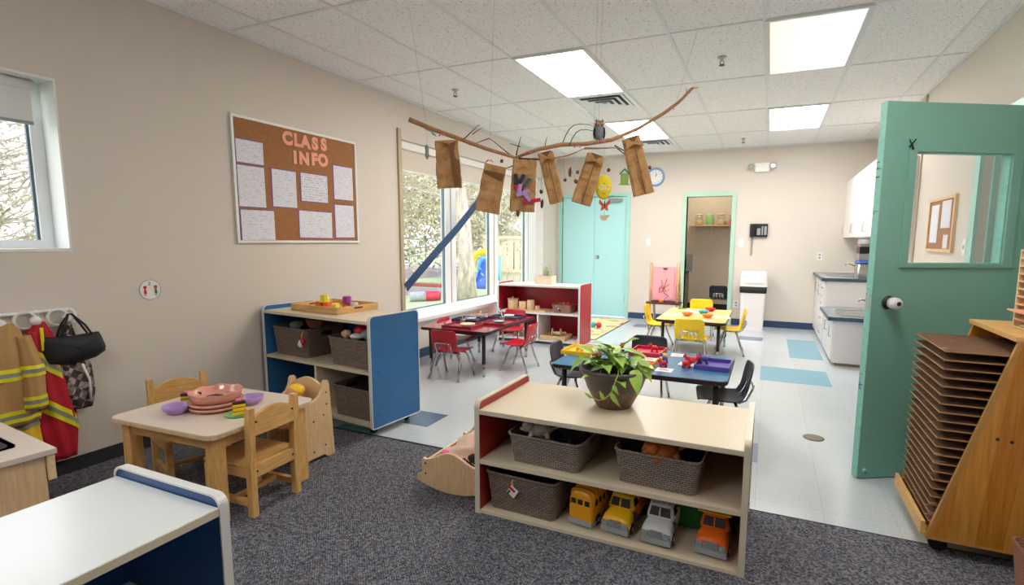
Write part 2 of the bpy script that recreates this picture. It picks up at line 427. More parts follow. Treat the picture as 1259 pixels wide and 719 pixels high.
    def build(self, name, mats, parent=None, label=None, kind=None, solid=0):
        bmesh.ops.recalc_face_normals(self.bm, faces=self.bm.faces[:])
        me = bpy.data.meshes.new(name); self.bm.to_mesh(me); self.bm.free()
        for m in (mats if isinstance(mats, (list, tuple)) else [mats]): me.materials.append(M[m] if isinstance(m, str) else m)
        o = bpy.data.objects.new(name, me); COL.objects.link(o)
        if parent: o.parent = parent
        if label: o['label'] = label
        if kind: o['kind'] = kind
        if solid:
            s = o.modifiers.new('thick', 'SOLIDIFY'); s.thickness = solid; s.offset = 0
        return o

def thing(name, label, cat, loc=(0, 0, 0), rz=0, group=None):
    o = bpy.data.objects.new(name, None); COL.objects.link(o); o.empty_display_size = .1
    o.location = loc; o.rotation_euler = (0, 0, rz); o['label'] = label; o['category'] = cat
    if group: o['group'] = group
    return o

def single(mb, name, mats, label, cat, loc=(0, 0, 0), rz=0, group=None, rot=None, **k):
    o = mb.build(name, mats, None, label, **k); o['category'] = cat
    o.location = loc; o.rotation_euler = rot if rot else (0, 0, rz)
    if group: o['group'] = group
    return o

def copy_tree(o, parent=None):
    c = o.copy(); COL.objects.link(c)
    if parent: c.parent = parent
    for ch in list(o.children): copy_tree(ch, c)
    return c

def dup(o, loc, rz=0, label=None, group=None, scale=None):
    c = copy_tree(o); c.location = loc; c.rotation_euler = (0, 0, rz)
    if label: c['label'] = label
    if group: c['group'] = group
    if scale: c.scale = (scale,) * 3
    return c

def struct(mb, name, mats, **k): return mb.build(name, mats, None, kind='structure', **k)

def rrect(w, d, r, z, n=4, cx=0, cy=0):
    pts = []
    for qx, qy, a0 in ((1, 1, 0), (-1, 1, PI / 2), (-1, -1, PI), (1, -1, 1.5 * PI)):
        for i in range(n + 1):
            a = a0 + i * PI / 2 / n
            pts.append(Vector((cx + qx * (w / 2 - r) + r * math.cos(a), cy + qy * (d / 2 - r) + r * math.sin(a), z)))
    return pts

def arc(c, r, a0, a1, n):
    return [(c[0] + r * math.cos(a0 + (a1 - a0) * i / n), c[1] + r * math.sin(a0 + (a1 - a0) * i / n)) for i in range(n + 1)]

# ------------------------------------------------------------------ room numbers
XL, XR, YB, YF, H, T = -3.49, 1.30, 8.63, -2.6, 2.72, .14

def wall_cells(u0, u1, v0, v1, holes):
    us = sorted({u0, u1, *[h[0] for h in holes], *[h[1] for h in holes]}); vs = sorted({v0, v1, *[h[2] for h in holes], *[h[3] for h in holes]})
    for a, b in zip(us, us[1:]):
        for c, d in zip(vs, vs[1:]):
            if not any(h[0] <= (a + b) / 2 <= h[1] and h[2] <= (c + d) / 2 <= h[3] for h in holes): yield a, b, c, d
W1 = (-.7, 1.58, 1.235, 2.12); W2 = (4.39, 8.05, .45, 2.31)
mb = MB()
for a, b, c, d in wall_cells(YF, YB + T, 0, H, [W1, W2]): mb.span((XL - .20, a, c), (XL, b, d))
struct(mb, 'wall_left', 'wall')
DD = (-3.37, -2.22, 0, 2.04); CD = (-1.25, -.57, 0, 2.0)
mb = MB()
for a, b, c, d in wall_cells(XL, XR + T, 0, H, [DD, CD]): mb.span((a, YB, c), (b, YB + T, d))
struct(mb, 'wall_back', 'wall')
DR = (3.66, 4.53, 0, 2.06)
mb = MB()
for a, b, c, d in wall_cells(YF, YB, 0, H, [DR]): mb.span((XR, a, c), (XR + T, b, d))
struct(mb, 'wall_right', 'wall')
struct(MB().span((XL - .2, YF - T, 0), (XR + T, YF, H)), 'wall_front', 'wall')
struct(MB().span((XL - .2, YF - T, -.1), (3.2, 10.6, 0)), 'floor', 'floor')
struct(MB().span((XL - .2, YF - T, H), (3.2, 10.6, H + .1)), 'ceiling', 'ceil')
# coloured vinyl tiles let into the floor
k = 0
for mname, x0, x1, y0, y1 in (('tile_blue', .27, .61, 6.42, 7.64), ('tile_blue', -.02, .585, 5.25, 5.85), ('tile_navy', -.32, -.03, 7.35, 7.62), ('tile_navy', -2.42, -2.13, 2.89, 3.16),
                       ('tile_violet', -.04, .0, 3.22, 3.53), ('tile_navy', -1.86, -1.66, 7.76, 8.03), ('tile_teal', -2.70, -2.39, 2.6, 2.70), ('tile_blue', -1.9, -1.6, 5.2, 5.5)):
    k += 1
    struct(MB().span((x0, y0, 0), (x1, y1, .0012)), 'floor_inlay', mname)
struct(MB().span((XL, YF, 0), (XR, 2.6, .007)), 'carpet_floor', 'carpet')
struct(MB().span((XL, 2.595, 0), (-.12, 2.612, .009)), 'trim_1', 'rubber')
struct(MB().span((-.04, 2.6, 0), (XR, 2.606, .008)), 'trim_2', 'rubber')
# ceiling grid bars
mb = MB()
xs = [-3.16 + .61 * i for i in range(0, 8)]; ys = [2.60 + 1.22 * i for i in range(-4, 5)]
for x in xs: mb.span((x - .011, YF, H - .006), (x + .011, YB, H))
for y in ys: mb.span((XL, y - .011, H - .005), (XR, y + .011, H))
struct(mb, 'ceiling_grid', 'grid')
# wall angle
mb = MB(); mb.span((XL, YF, H - .02), (XL + .015, YB, H)).span((XL, YB - .015, H - .02), (XR, YB, H)).span((XR - .015, YF, H - .02), (XR, YB, H))
struct(mb, 'trim_3', 'grid')
# baseboards
struct(MB().span((XL, YF, 0), (XL + .012, 2.6, .085)), 'baseboard_left', 'base_dark')
struct(MB().span((XL, 2.6, 0), (XL + .008, YB, .10)), 'baseboard_left.001', 'base_navy')
for i, (a, b) in enumerate(((XL, -3.43), (-2.15, -1.32), (-.50, XR))): struct(MB().span((a, YB - .008, 0), (b, YB, .10)), 'baseboard_back', 'base_navy')
struct(MB().span((XR - .008, 4.62, 0), (XR, 6.1, .10)), 'baseboard_right', 'base_navy')
struct(MB().span((XR - .012, 6.18, 0), (XR, 6.24, H)), 'trim_4', 'trim_beige')

# ------------------------------------------------------------------ windows
def root_struct(name, loc=(0, 0, 0)):
    o = bpy.data.objects.new(name, None); COL.objects.link(o); o.location = loc; o['kind'] = 'structure'; return o
w = root_struct('window_1')
y0, y1, z0, z1 = W1; gx = XL - .16
mb = MB()
mb.span((gx - .03, y0, z0), (gx + .02, y1, z0 + .05)).span((gx - .03, y0, z1 - .05), (gx + .02, y1, z1))
for a, b in ((y0, y0 + .05), (y1 - .06, y1 - .0065), (.42, .50)): mb.span((gx - .03, a, z0 + .05), (gx + .02, b, z1 - .05))
mb.build('window_frame', 'alu', w)
mb = MB()
for a in (y0 + .05, .50): mb.span((gx - .012, a, z0 + .05), (gx + .005, a + .012, z1 - .05))
for a in (y1 - .072, .408): mb.span((gx - .012, a, z0 + .05), (gx + .005, a + .012, z1 - .05))
mb.build('gasket', 'alu_dark', w)
MB().span((gx - .006, y0 + .04, z0 + .04), (gx - .002, y1 - .04, z1 - .04)).build('window_pane', 'glass', w)
mb = MB(); mb.span((gx + .02, y0, z0 - .01), (XL + .003, y1 - .004, z0 + .006)).span((gx + .02, y1 - .006, z0 - .01), (XL + .003, y1 + .004, z1 + .004)).span((gx + .02, y0, z1 - .006), (XL + .003, y1 - .006, z1 + .004))
mb.build('window_reveal', 'white', w)
b_ = thing('roller_blind', 'white roller blind wound high in the small square window by the coats', 'blind', (gx + .06, 0, z1 - .03))
MB().tube([(0, .52, 0), (0, 1.53, 0)], .026, 14).build('roller', 'c_white', b_)
MB().span((-.004, .53, -.19), (.0, 1.52, -.01)).build('blind_fabric', 'c_white', b_)
MB().span((-.01, .53, -.205), (.006, 1.52, -.188), bev=.003).build('bottom_bar', 'c_grey', b_)

w = root_struct('window_2'); y0, y1, z0, z1 = W2; gx = XL - .15
mb = MB()
mb.span((gx - .04, y0, z0), (gx + .03, y1, z0 + .07)).span((gx - .04, y0, z1 - .06), (gx + .03, y1, z1))
cols = [(y0, y0 + .08), (5.36, 5.47), (5.49, 5.59), (6.46, 6.57), (6.59, 6.70), (7.62, 7.72), (7.74, 7.9), (7.9, y1 - .009)]
for a, b in cols: mb.span((gx - .039, a, z0 + .07), (gx + .029, b, z1 - .06), bev=.006)
mb.build('window_frame', 'alu', w)
mb = MB()
for a, b in ((5.47, 5.49), (6.57, 6.59), (7.72, 7.74)): mb.span((gx - .03, a, z0 + .06), (gx + .022, b, z1 - .05))
for a, b in ((4.47, 5.36), (5.59, 6.46), (6.70, 7.62)):
    mb.span((gx - .02, a, z0 + .07), (gx + .012, a + .012, z1 - .06)).span((gx - .02, b - .012, z0 + .07), (gx + .012, b, z1 - .06)).span((gx - .02, a, z0 + .07), (gx + .012, b, z0 + .08))
mb.build('gasket', 'alu_dark', w)
MB().span((gx - .008, y0 + .06, z0 + .06), (gx - .004, 7.7, z1 - .05)).build('window_pane', 'glass', w)
mb = MB(); mb.span((gx + .031, y0 + .002, z0 - .035), (XL + .075, y1 - .009, z0 + .008), bev=.003).build('window_sill', 'white', w)
MB().span((XL, y0, z0 - .11), (XL + .02, y1 + .03, z0 - .037), bev=.003).build('sill_apron', 'white', w)
mb = MB(); mb.span((XL - .13, y1 - .008, z0 + .002), (XL + .002, y1 - .001, z1 - .002)); mb.build('window_reveal', 'white', w)
mb = MB(); mb.span((XL, y0 - .05, z0 - .1), (XL + .022, y0, z1 + .10)); mb.build('window_casing', 'trim_beige', w)
mb = MB(); mb.span((XL, y0, z1), (XL + .012, y1 + .01, z1 + .012)); mb.build('head_casing', 'wall', w)
for i, (a, b, lab) in enumerate(((4.41, 5.46, 'beige roller blind at the top of the window bay nearest the cork board'),
                            (5.50, 6.56, 'beige roller blind at the top of the middle window bay'),
                            (6.60, 7.88, 'beige roller blind at the top of the window bay by the teal doors'))):
    t = thing('roller_blind', lab, 'blind', (XL - .06, a, 2.295), group='roller blinds of the large window'); L = b - a
    MB().span((-.03, .0, -.065), (.035, L, .012), bev=.008).build('head_box', 'white', t)
    MB().span((-.012, .01, -.27), (-.008, L - .01, -.06)).build('blind_fabric', 'blind', t)
    MB().span((-.018, .01, -.285), (-.002, L - .01, -.268), bev=.003).build('bottom_bar', 'c_white', t)
    if i:  # bead chain loop
        yy = .03
        pts = [(.02, yy, -.06), (.02, yy - .01, -.6)] + [(.02, yy + .02 - .03 * math.cos(a_), -.62 - .04 * math.sin(a_)) for a_ in (0, .6, 1.2, 1.9, 2.5, 3.1)] + [(.02, yy + .05, -.5), (.02, yy + .03, -.06)]
        MB().tube(pts, .003, 5).build('bead_chain', 'c_white', t)

# blue strap across the window
t = thing('blue_strap', 'long blue fabric strap slanting across the large window', 'strap', (XL + .03, 4.39, 0))
pts = [(0, 0, .80), (.004, .5, 1.13), (0, 1.0, 1.44), (.006, 1.42, 1.74), (0, 1.75, 2.02)]
mb = MB(); loops = []
for p in pts:
    p = Vector(p); n_ = Vector((0, -.55, .83)); hw = .048
    loops.append([p + n_ * hw + Vector((.002, 0, 0)), p - n_ * hw + Vector((.002, 0, 0)), p - n_ * hw - Vector((.002, 0, 0)), p + n_ * hw - Vector((.002, 0, 0))])
mb.loft(loops, smooth=False).build('strap_band', 'strap', t)
MB().tube([(-.03, 0, .80), (.008, 0, .80)], .008, 8).build('fixing_screw', 'steel', t)

# ------------------------------------------------------------------ back wall doors
d = root_struct('door_1')
mb = MB(); mb.span((-3.43, YB - .02, 0), (-3.37, YB + T, 2.09)).span((-2.22, YB - .02, 0), (-2.16, YB + T, 2.09)).span((-3.37, YB - .02, 2.04), (-2.22, YB + T, 2.09))
mb.build('door_frame', 'teal_frame', d)
MB().span((-3.365, YB + .012, .008), (-2.787, YB + .055, 2.036), bev=.002).build('door_leaf', 'teal_back', d)
r_ = MB().span((-2.781, YB + .012, .008), (-2.225, YB + .055, 2.036), bev=.002).build('door_leaf', 'teal_back', d)
mb = MB(); mb.lathe([(.03, 0), (.033, .006), (.013, .012), (.012, .035), (.027, .045), (.03, .062), (.02, .075)], mtx=Matrix.Rotation(PI / 2, 4, 'X'), c=(-2.72, YB + .012, 1.02)); mb.build('door_knob', 'steel', r_)
for zz in (.25, 1.75):
    MB().tube([(-2.222, YB + .006, zz), (-2.222, YB + .006, zz + .1)], .007, 8).build('hinge', 'darkmetal', r_)
    MB().tube([(-3.37, YB + .006, zz), (-3.37, YB + .006, zz + .1)], .007, 8).build('hinge', 'darkmetal', d)
t = thing('door_closer', 'grey metal door closer on top of the right teal door leaf', 'door closer', (-2.40, YB, 1.97))
MB().span((-.12, -.05, -.02), (.10, .012, .03), bev=.006).build('closer_body', 'steel', t)
MB().tube([(-.08, -.03, .03), (-.2, -.09, .055), (-.05, -.015, .085)], .006, 6).build('closer_arm', 'steel', t)
d = root_struct('door_2')
mb = MB(); mb.span((-1.31, YB - .02, 0), (-1.25, YB + T, 2.07)).span((-.57, YB - .02, 0), (-.51, YB + T, 2.07)).span((-1.25, YB - .02, 2.0), (-.57, YB + T, 2.07))
mb.build('door_frame', 'sage_frame', d)
for zz in (.3, 1.65): MB().tube([(-1.246, YB + .02, zz), (-1.246, YB + .02, zz + .1)], .008, 8).build('hinge', 'darkmetal', d)

# closet behind
struct(MB().span((-1.95, 10.35, 0), (-.3, 10.45, H)), 'wall_closet_back', 'wall')
struct(MB().span((-1.95, YB + T, 0), (-1.85, 10.35, H)), 'wall_closet_left', 'wall')
struct(MB().span((-.42, YB + T, 0), (-.32, 10.35, H)), 'wall_closet_right', 'wall')
struct(MB().span((-1.85, 10.34, 0), (-.42, 10.35, .12)), 'baseboard_closet', 'black')
t = thing('closet_shelf', 'wooden wall shelf holding jars inside the storeroom', 'shelf', (-1.0, 10.35, 1.59))
MB().span((-.42, -.28, -.012), (.42, 0, .012), bev=.003).build('shelf_board', 'maple', t)
for x in (-.33, -.02, .3): MB().span((x - .01, -.006, -.2), (x + .01, 0, -.012)).prism([(-.2, -.012), (0, -.012), (0, -.2)], x - .004, x + .004, axis='x').build('bracket', 'c_white', t)
jars = [(-1.24, 'clearjar', 'maple', 'round clear jar holding orange pieces at the left end of the storeroom shelf', .075),
        (-1.05, 'c_ltgreen', 'c_green', 'green and white patterned tin on the storeroom shelf', .07), (-.85, 'clearjar', 'fencewood', 'clear jar of beige pieces right of the green tin', .075), (-.66, 'clearjar', 'c_pink', 'clear jar with pink contents at the right end of the storeroom shelf', .06)]
for x, a, b, lab, r in jars:
    t = thing('storage_jar', lab, 'jar', (x, 10.2, 1.602), group='jars on the storeroom shelf')
    MB().lathe([(r * .9, 0), (r, .02), (r, .15), (r * .8, .18)]).build('jar_body', a, t)
    MB().lathe([(r * .8, .004), (r * .9, .02), (r * .9, .09)]).build('jar_contents', b, t)
    MB().lathe([(r * .84, .18), (r * .84, .2), (r * .3, .205)]).build('jar_lid', 'c_white', t)
t = thing('storeroom_cabinet', 'low brown cabinet at the left inside the storeroom', 'cabinet', (-1.62, 9.9, 0))
MB().span((-.2, -.4, 0), (.2, .44, .70), bev=.004).build('cabinet_body', 'closet_cab', t)
MB().span((-.21, -.42, .70), (.215, .44, .73), bev=.006).build('cabinet_top', 'darkmetal', t)
for yy in (-.38, .04):
    dr = MB().span((.2, yy, .03), (.215, yy + .38, .68), bev=.003).build('cabinet_door', 'closet_cab', t)
    MB().tube([(.215, yy + .06, .5), (.235, yy + .06, .5), (.235, yy + .06, .6), (.215, yy + .06, .6)], .005, 6).build('handle', 'steel', dr)
t = thing('soap_dispenser', 'black and blue wall dispenser on grey board in the storeroom', 'dispenser', (-1.46, 10.35, .74))
MB().span((-.11, -.012, -.02), (.11, 0, .31)).build('backing_board', 'c_grey', t)
MB().span((-.1, -.1, .05), (.0, -.012, .24), bev=.02, seg=3).build('dispenser_body', 'black', t)
MB().span((-.095, -.104, .15), (-.005, -.098, .22)).build('dispenser_window', 'c_teal', t)

# ------------------------------------------------------------------ right doorway and open door
d = root_struct('door_3')
mb = MB()
mb.span((XR - .02, 4.53, 0), (XR + T, 4.57, 2.10)).span((XR - .02, 4.57, 0), (XR, 4.64, 2.13)).span((XR + .05, 4.50, 0), (XR + .08, 4.53, 2.06))
mb.span((XR - .02, 3.61, 0), (XR + T, 3.66, 2.10)).span((XR - .02, 3.66, 2.06), (XR + T, 4.53, 2.13))
mb.build('door_frame', 'teal_frame', d)
HX, HY = 1.285, 3.665
leaf = bpy.data.objects.new('door_leaf', None); COL.objects.link(leaf); leaf.parent = d; leaf.location = (HX, HY, 0)
ang = math.atan2(3.19 - 3.63, .515 - 1.31)   # direction hinge -> latch
leaf.rotation_euler = (0, 0, ang)
# leaf local: +x from hinge to latch, +y towards the camera side (left-handed of direction)
Ld = .90
u0, u1, v0, v1 = Ld - .775, Ld - .135, 1.17, 1.795     # window frame outer
iu0, iu1, iv0, iv1 = Ld - .72, Ld - .175, 1.19, 1.765
mb = MB()
for a, b, c, d_ in wall_cells(0, Ld, .008, 2.012, [(iu0, iu1, iv0, iv1)]): mb.span((a, -.022, c), (b, .022, d_))
mb.build('door_slab', 'teal_door', leaf)
MB().span((Ld, -.022, .008), (Ld + .002, .022, 2.012)).build('door_edge', 'teal_edge', leaf)
mb = MB()
for s in (1, -1):
    ya, yb = (.022, .034) if s > 0 else (-.034, -.022)
    for a, b, c, d_ in wall_cells(u0, u1, v0, v1, [(iu0, iu1, iv0, iv1)]): mb.span((a, ya, c), (b, yb, d_))
mb.build('glazing_frame', 'teal_door', leaf)
mb = MB()
for a, b, c, d_ in wall_cells(iu0 - .001, iu1 + .001, iv0 - .001, iv1 + .001, [(iu0 + .005, iu1 - .005, iv0 + .005, iv1 - .005)]): mb.span((a, -.02, c), (b, .02, d_))
mb.build('glazing_bead', 'teal_edge', leaf)
MB().span((iu0, -.003, iv0), (iu1, .003, iv1)).build('door_glass', 'glass', leaf)
for s in (1, -1):
    m_ = Matrix.Rotation(-s * PI / 2, 4, 'X')
    kn = MB().lathe([(.033, 0), (.036, .006), (.03, .014), (.015, .016), (.015, .03)], mtx=m_, c=(Ld - .09, s * .022, .985)).build('knob_rosette', 'darkmetal', leaf)
    MB().lathe([(.020, .022), (.028, .028), (.031, .045), (.03, .066), (.024, .078), (.01, .080)], mtx=m_, c=(Ld - .09, s * .022, .985), seg=24).build('knob_cover', 'c_white', kn)
    MB().lathe([(.012, .079), (.010, .084)], mtx=m_, c=(Ld - .09, s * .022, .985)).build('knob_lock', 'darkmetal', kn)
mb = MB(); mb.tube([(iu1 + .05, .036, iv1 + .02), (iu1 + .02, .04, iv1 + .06), (iu1 + .055, .04, iv1 + .055), (iu1 + .03, .04, iv1 + .01)], .004, 6); mb.build('wall_hook', 'darkmetal', leaf)
mb = MB(); mb.lathe([(.012, 0), (.012, .006), (.006, .01)], mtx=Matrix.Rotation(-PI / 2, 4, 'X'), c=(Ld - .04, .022, .05)); mb.build('stopper', 'teal_edge', leaf)
MB().span((Ld - .002, -.012, .94), (Ld + .004, .012, 1.03)).build('latch_plate', 'steel', leaf)
# worn scuffs on edge
mb = MB()
for i in range(16):
    z_ = random.choice((.45, .5, .92, 1.4, 1.62)) + random.uniform(0, .14)
    mb.span((Ld + .0015, -.02, z_), (Ld + .0028, random.uniform(-.01, .018), z_ + random.uniform(.003, .008)))
mb.build('scuff_marks', 'counter_edge', leaf)
# corridor behind doorway
struct(MB().span((2.7, 2.6, 0), (2.8, 6.2, H)), 'wall_corridor', 'corridor')
struct(MB().span((XR + T, 2.5, 0), (2.8, 2.6, H)), 'wall_corridor_front', 'corridor')
struct(MB().span((XR + T, 6.2, 0), (2.8, 6.3, H)), 'wall_corridor_back', 'corridor')
struct(MB().span((XR + .09, 4.36, 0), (XR + .13, 4.50, 2.06)), 'door_4', 'corridor')
# cork board + switch on right wall
t = thing('cork_notice_board', 'small wood framed cork notice board seen through the door glass', 'notice board', (XR, 5.34, 1.45))
MB().span((-.012, -.33, -.2), (0, .33, .2)).build('cork_panel', 'cork', t)
mb = MB()
for a, b, c, e in wall_cells(-.36, .36, -.225, .225, [(-.33, .33, -.2, .2)]): mb.span((-.022, a, c), (0, b, e))
mb.build('board_frame', 'maple', t)
for nm, lab, y_, z_, hw, hh in (('notice_sheet', 'tall printed sheet on the left of the notice board behind the door glass', 5.52, 1.46, .11, .16), ('notice_sheet', 'blank white sheet at upper right of the board behind the door glass', 5.21, 1.53, .12, .11), ('notice_sheet', 'small white card low on the board behind the door glass', 5.17, 1.31, .06, .055)):
    single(MB().span((-.0015, -hw, -hh), (0, hw, hh)), nm, 'paper_b', lab, 'paper', (XR - .0125, y_, z_), group='papers on the small notice board')
def plate(name, label, loc, rz, kind):
    t = thing(name, label, 'switch' if kind == 's' else 'outlet', loc, rz)
    MB().span((-.036, -.006, -.058), (.036, 0, .058), bev=.003).build('cover_plate', 'c_white', t)
    if kind == 's': MB().span((-.008, -.016, -.014), (.008, -.006, .014), bev=.002).build('toggle', 'c_white', t)
    else:
        for z_ in (-.022, .022): MB().span((-.015, -.009, z_ - .014), (.015, -.006, z_ + .014), bev=.004).build('socket', 'c_grey', t)
plate('light_switch', 'white light switch seen through the door glass', (XR, 4.74, 1.27), -PI / 2, 's')
plate('light_switch', 'white light switch between the teal doors and the easel', (-1.84, YB, 1.286), 0, 's')
plate('light_switch', 'white light switch between storeroom door and wall phone', (-.41, YB, 1.28), 0, 's')
plate('wall_outlet', 'white wall outlet above the kitchen counter end', (.67, YB, 1.095), 0, 'o')
plate('wall_outlet', 'white wall outlet low beside the tall waste bin', (-.44, YB, .33), 0, 'o')

# ------------------------------------------------------------------ ceiling fixtures
def ceiling_light(x, y, m, lab):
    t = thing('ceiling_light', lab, 'ceiling light', (x + .305, y + .61, H), group='ceiling lights')
    mb = MB()
    for a, b, c, d_ in wall_cells(-.305, .305, -.61, .61, [(-.275, .275, -.58, .58)]): mb.span((a, c, -.014), (b, d_, 0))
    mb.build('light_frame', 'grid', t)
    MB().span((-.278, -.583, -.008), (.278, .583, -.002)).build('diffuser', m, t)
ceiling_light(-1.94, 3.82, 'light_w', 'long ceiling light panel just before the square vent, left of the other long panel')
ceiling_light(-.11, 3.82, 'light_m', 'ceiling light panel tinted warm at one side and bluish at the other')
ceiling_light(-.11, 6.26, 'light_n', 'white ceiling light panel near the emergency light on the back wall')
ceiling_light(-1.94, 6.26, 'light_n', 'white ceiling light panel between the two square vents')
M['light_fill'] = emis('diffuser_fill', '#fffaf4', 11.0)  # unseen panels added above and behind the camera to fill the near side
ceiling_light(-.11, 1.38, 'light_fill', 'added fill light panel out of view above the cream shelf')
ceiling_light(-1.94, -1.06, 'light_fill', 'added fill light panel unseen behind the viewer, over the carpet')
def vent(x, y, lab):
    t = thing('ceiling_vent', lab, 'vent', (x, y, H), group='ceiling vents')
    mb = MB()
    for a, b, c, d_ in wall_cells(-.3, .3, -.3, .3, [(-.26, .26, -.26, .26)]): mb.span((a, c, -.016), (b, d_, 0))
    mb.build('vent_frame', 'alu', t)
    MB().span((-.26, -.26, -.004), (.26, .26, -.001)).build('vent_throat', 'darkmetal', t)
    for k in range(4):
        a = .25 - k * .062; b = a - .040; z_ = -.006 - k * .004
        lo = [(a, a, z_ - .012), (-a, a, z_ - .012), (-a, -a, z_ - .012), (a, -a, z_ - .012)]
        li = [(b, b, z_), (-b, b, z_), (-b, -b, z_), (b, -b, z_)]
        lo2 = [(x_, y_, q + .003) for x_, y_, q in lo]; li2 = [(x_, y_, q + .003) for x_, y_, q in li]
        MB().loft([lo, li, li2, lo2], cap=False, smooth=False, close=True).build('louvre', 'alu', t)
vent(-1.635, 5.345, 'square louvred ceiling vent beside the nearest light panel')
vent(-1.635, 7.785, 'smaller looking square ceiling vent near the back wall above the teal doors')
for x, y, lab in ((-2.83, 4.4, 'ceiling sprinkler head over the large window side'), (-.42, 4.44, 'ceiling sprinkler head between the two near light panels'), (-.42, 7.93, 'ceiling sprinkler head near the back wall')):
    t = thing('ceiling_sprinkler', lab, 'sprinkler', (x, y, H))
    MB().lathe([(.036, 0), (.034, -.006), (.016, -.01), (.012, -.03)], seg=16).build('escutcheon', 'steel', t)
    MB().tube([(.012, 0, -.03), (.016, 0, -.045), (0, 0, -.058), (-.016, 0, -.045), (-.012, 0, -.03)], .003, 6).lathe([(.022, -.06), (.022, -.064)], seg=14).build('deflector', 'darkmetal', t)
t = thing('emergency_light', 'white emergency light with two round lamps high on the back wall', 'emergency light', (-.175, YB, 2.40))
MB().span((-.10, -.06, -.07), (.10, 0, .07), bev=.015, seg=3).build('light_housing', 'white', t)
for s in (-1, 1):
    lm = MB().lathe([(.02, 0), (.045, .02), (.055, .06), (.05, .07)], mtx=Matrix.Rotation(PI / 2, 4, 'X'), c=(s * .15, -.02, .01)).build('lamp_head', 'white', t)
    MB().lathe([(.046, .07), (.03, .078)], mtx=Matrix.Rotation(PI / 2, 4, 'X'), c=(s * .15, -.02, .01)).build('lamp_lens', 'steel', lm)

# ------------------------------------------------------------------ back wall things
t = thing('wall_clock', 'round wall clock with a blue rim on the back wall', 'clock', (-1.757, YB, 2.328))
RX = Matrix.Rotation(PI / 2, 4, 'X')
MB().lathe([(.145, 0), (.15, .02), (.14, .035), (.118, .03), (.116, .012), (0.001, .012)], mtx=RX, seg=32, cap=False).build('clock_rim', 'clock_blue', t)
MB().lathe([(.118, .010), (.118, .016)], mtx=RX, seg=32).build('clock_face', 'c_white', t)
mb = MB()
for k in range(12):
    a = k * PI / 6; mb.box((math.sin(a) * .095, -.018, math.cos(a) * .095), (.006, .002, .016), ry=a)
mb.build('hour_marks', 'black', t)
MB().box((.012, -.021, .028), (.006, .002, .06), ry=.42).build('hour_hand', 'black', t)
MB().box((.004, -.023, .04), (.004, .002, .085), ry=.08).build('minute_hand', 'black', t)
t = thing('wall_phone', 'black wall telephone with hanging coiled cord', 'telephone', (-.165, YB, 1.47))
MB().span((-.13, -.05, -.10), (.12, 0, .10), bev=.012, seg=3).build('phone_body', 'black', t)
MB().span((-.12, -.10, -.095), (-.06, -.05, .095), bev=.02, seg=3).build('handset', 'black', t)
MB().span((-.03, -.056, -.07), (.02, -.05, .03)).span((.035, -.056, -.07), (.055, -.05, .06)).span((.07, -.056, -.07), (.105, -.05, .06)).build('keypad_cards', 'c_grey', t)
pts = [(-.09 + .014 * math.cos(k * .9), -.06 + .014 * math.sin(k * .9), -.095 - k * .0052) for k in range(56)]
MB().tube(pts, .004, 5).build('coiled_cord', 'black', t)
t = thing('waste_bin', 'tall white swing-top waste bin against the back wall', 'waste bin', (-.195, 8.38, 0))
lo = [rrect(.32, .30, .03, 0), rrect(.345, .33, .03, .55), rrect(.35, .335, .03, .60)]
MB().loft(lo, smooth=False).build('bin_body', 'kit_white', t)
MB().loft([rrect(.362, .345, .03, .55), rrect(.370, .353, .03, .575), rrect(.370, .352, .03, .65)]).build('bin_liner', 'rubber', t)
MB().loft([rrect(.375, .355, .03, .645), rrect(.375, .355, .03, .69), rrect(.352, .335, .03, .84), rrect(.33, .31, .03, .858)], smooth=False).build('bin_lid', 'kit_white', t)
MB().span((-.12, -.187, .70), (.12, -.172, .835), bev=.004, rx=-.09).build('swing_flap', 'c_white', t)

# kitchen
t = thing('kitchen_base_cabinet', 'white adult-height kitchen base cabinet with drawers by the back wall', 'cabinet', (XR, 7.2, 0))
MB().span((-.64, 0, .05), (0, 1.42, .83)).span((-.60, .02, 0), (0, 1.42, .05)).build('cabinet_body', 'kit_white', t)
yy = .01
for k in range(4):
    z_a = .06 + k * .19
    dr = MB().span((-.658, .02, z_a), (-.64, .50, z_a + .18), bev=.003).build('drawer', 'kit_white', t)
    MB().tube([(-.658, .20, z_a + .10), (-.68, .20, z_a + .10), (-.68, .32, z_a + .10), (-.658, .32, z_a + .10)], .005, 6).build('drawer_handle', 'steel', dr)
for a in (.51, .97):
    dr = MB().span((-.658, a, .06), (-.64, a + .45, .82), bev=.003).build('cabinet_door', 'kit_white', t)
    MB().tube([(-.658, a + .05, .62), (-.685, a + .05, .62), (-.685, a + .05, .74), (-.658, a + .05, .74)], .005, 6).build('door_handle', 'steel', dr)
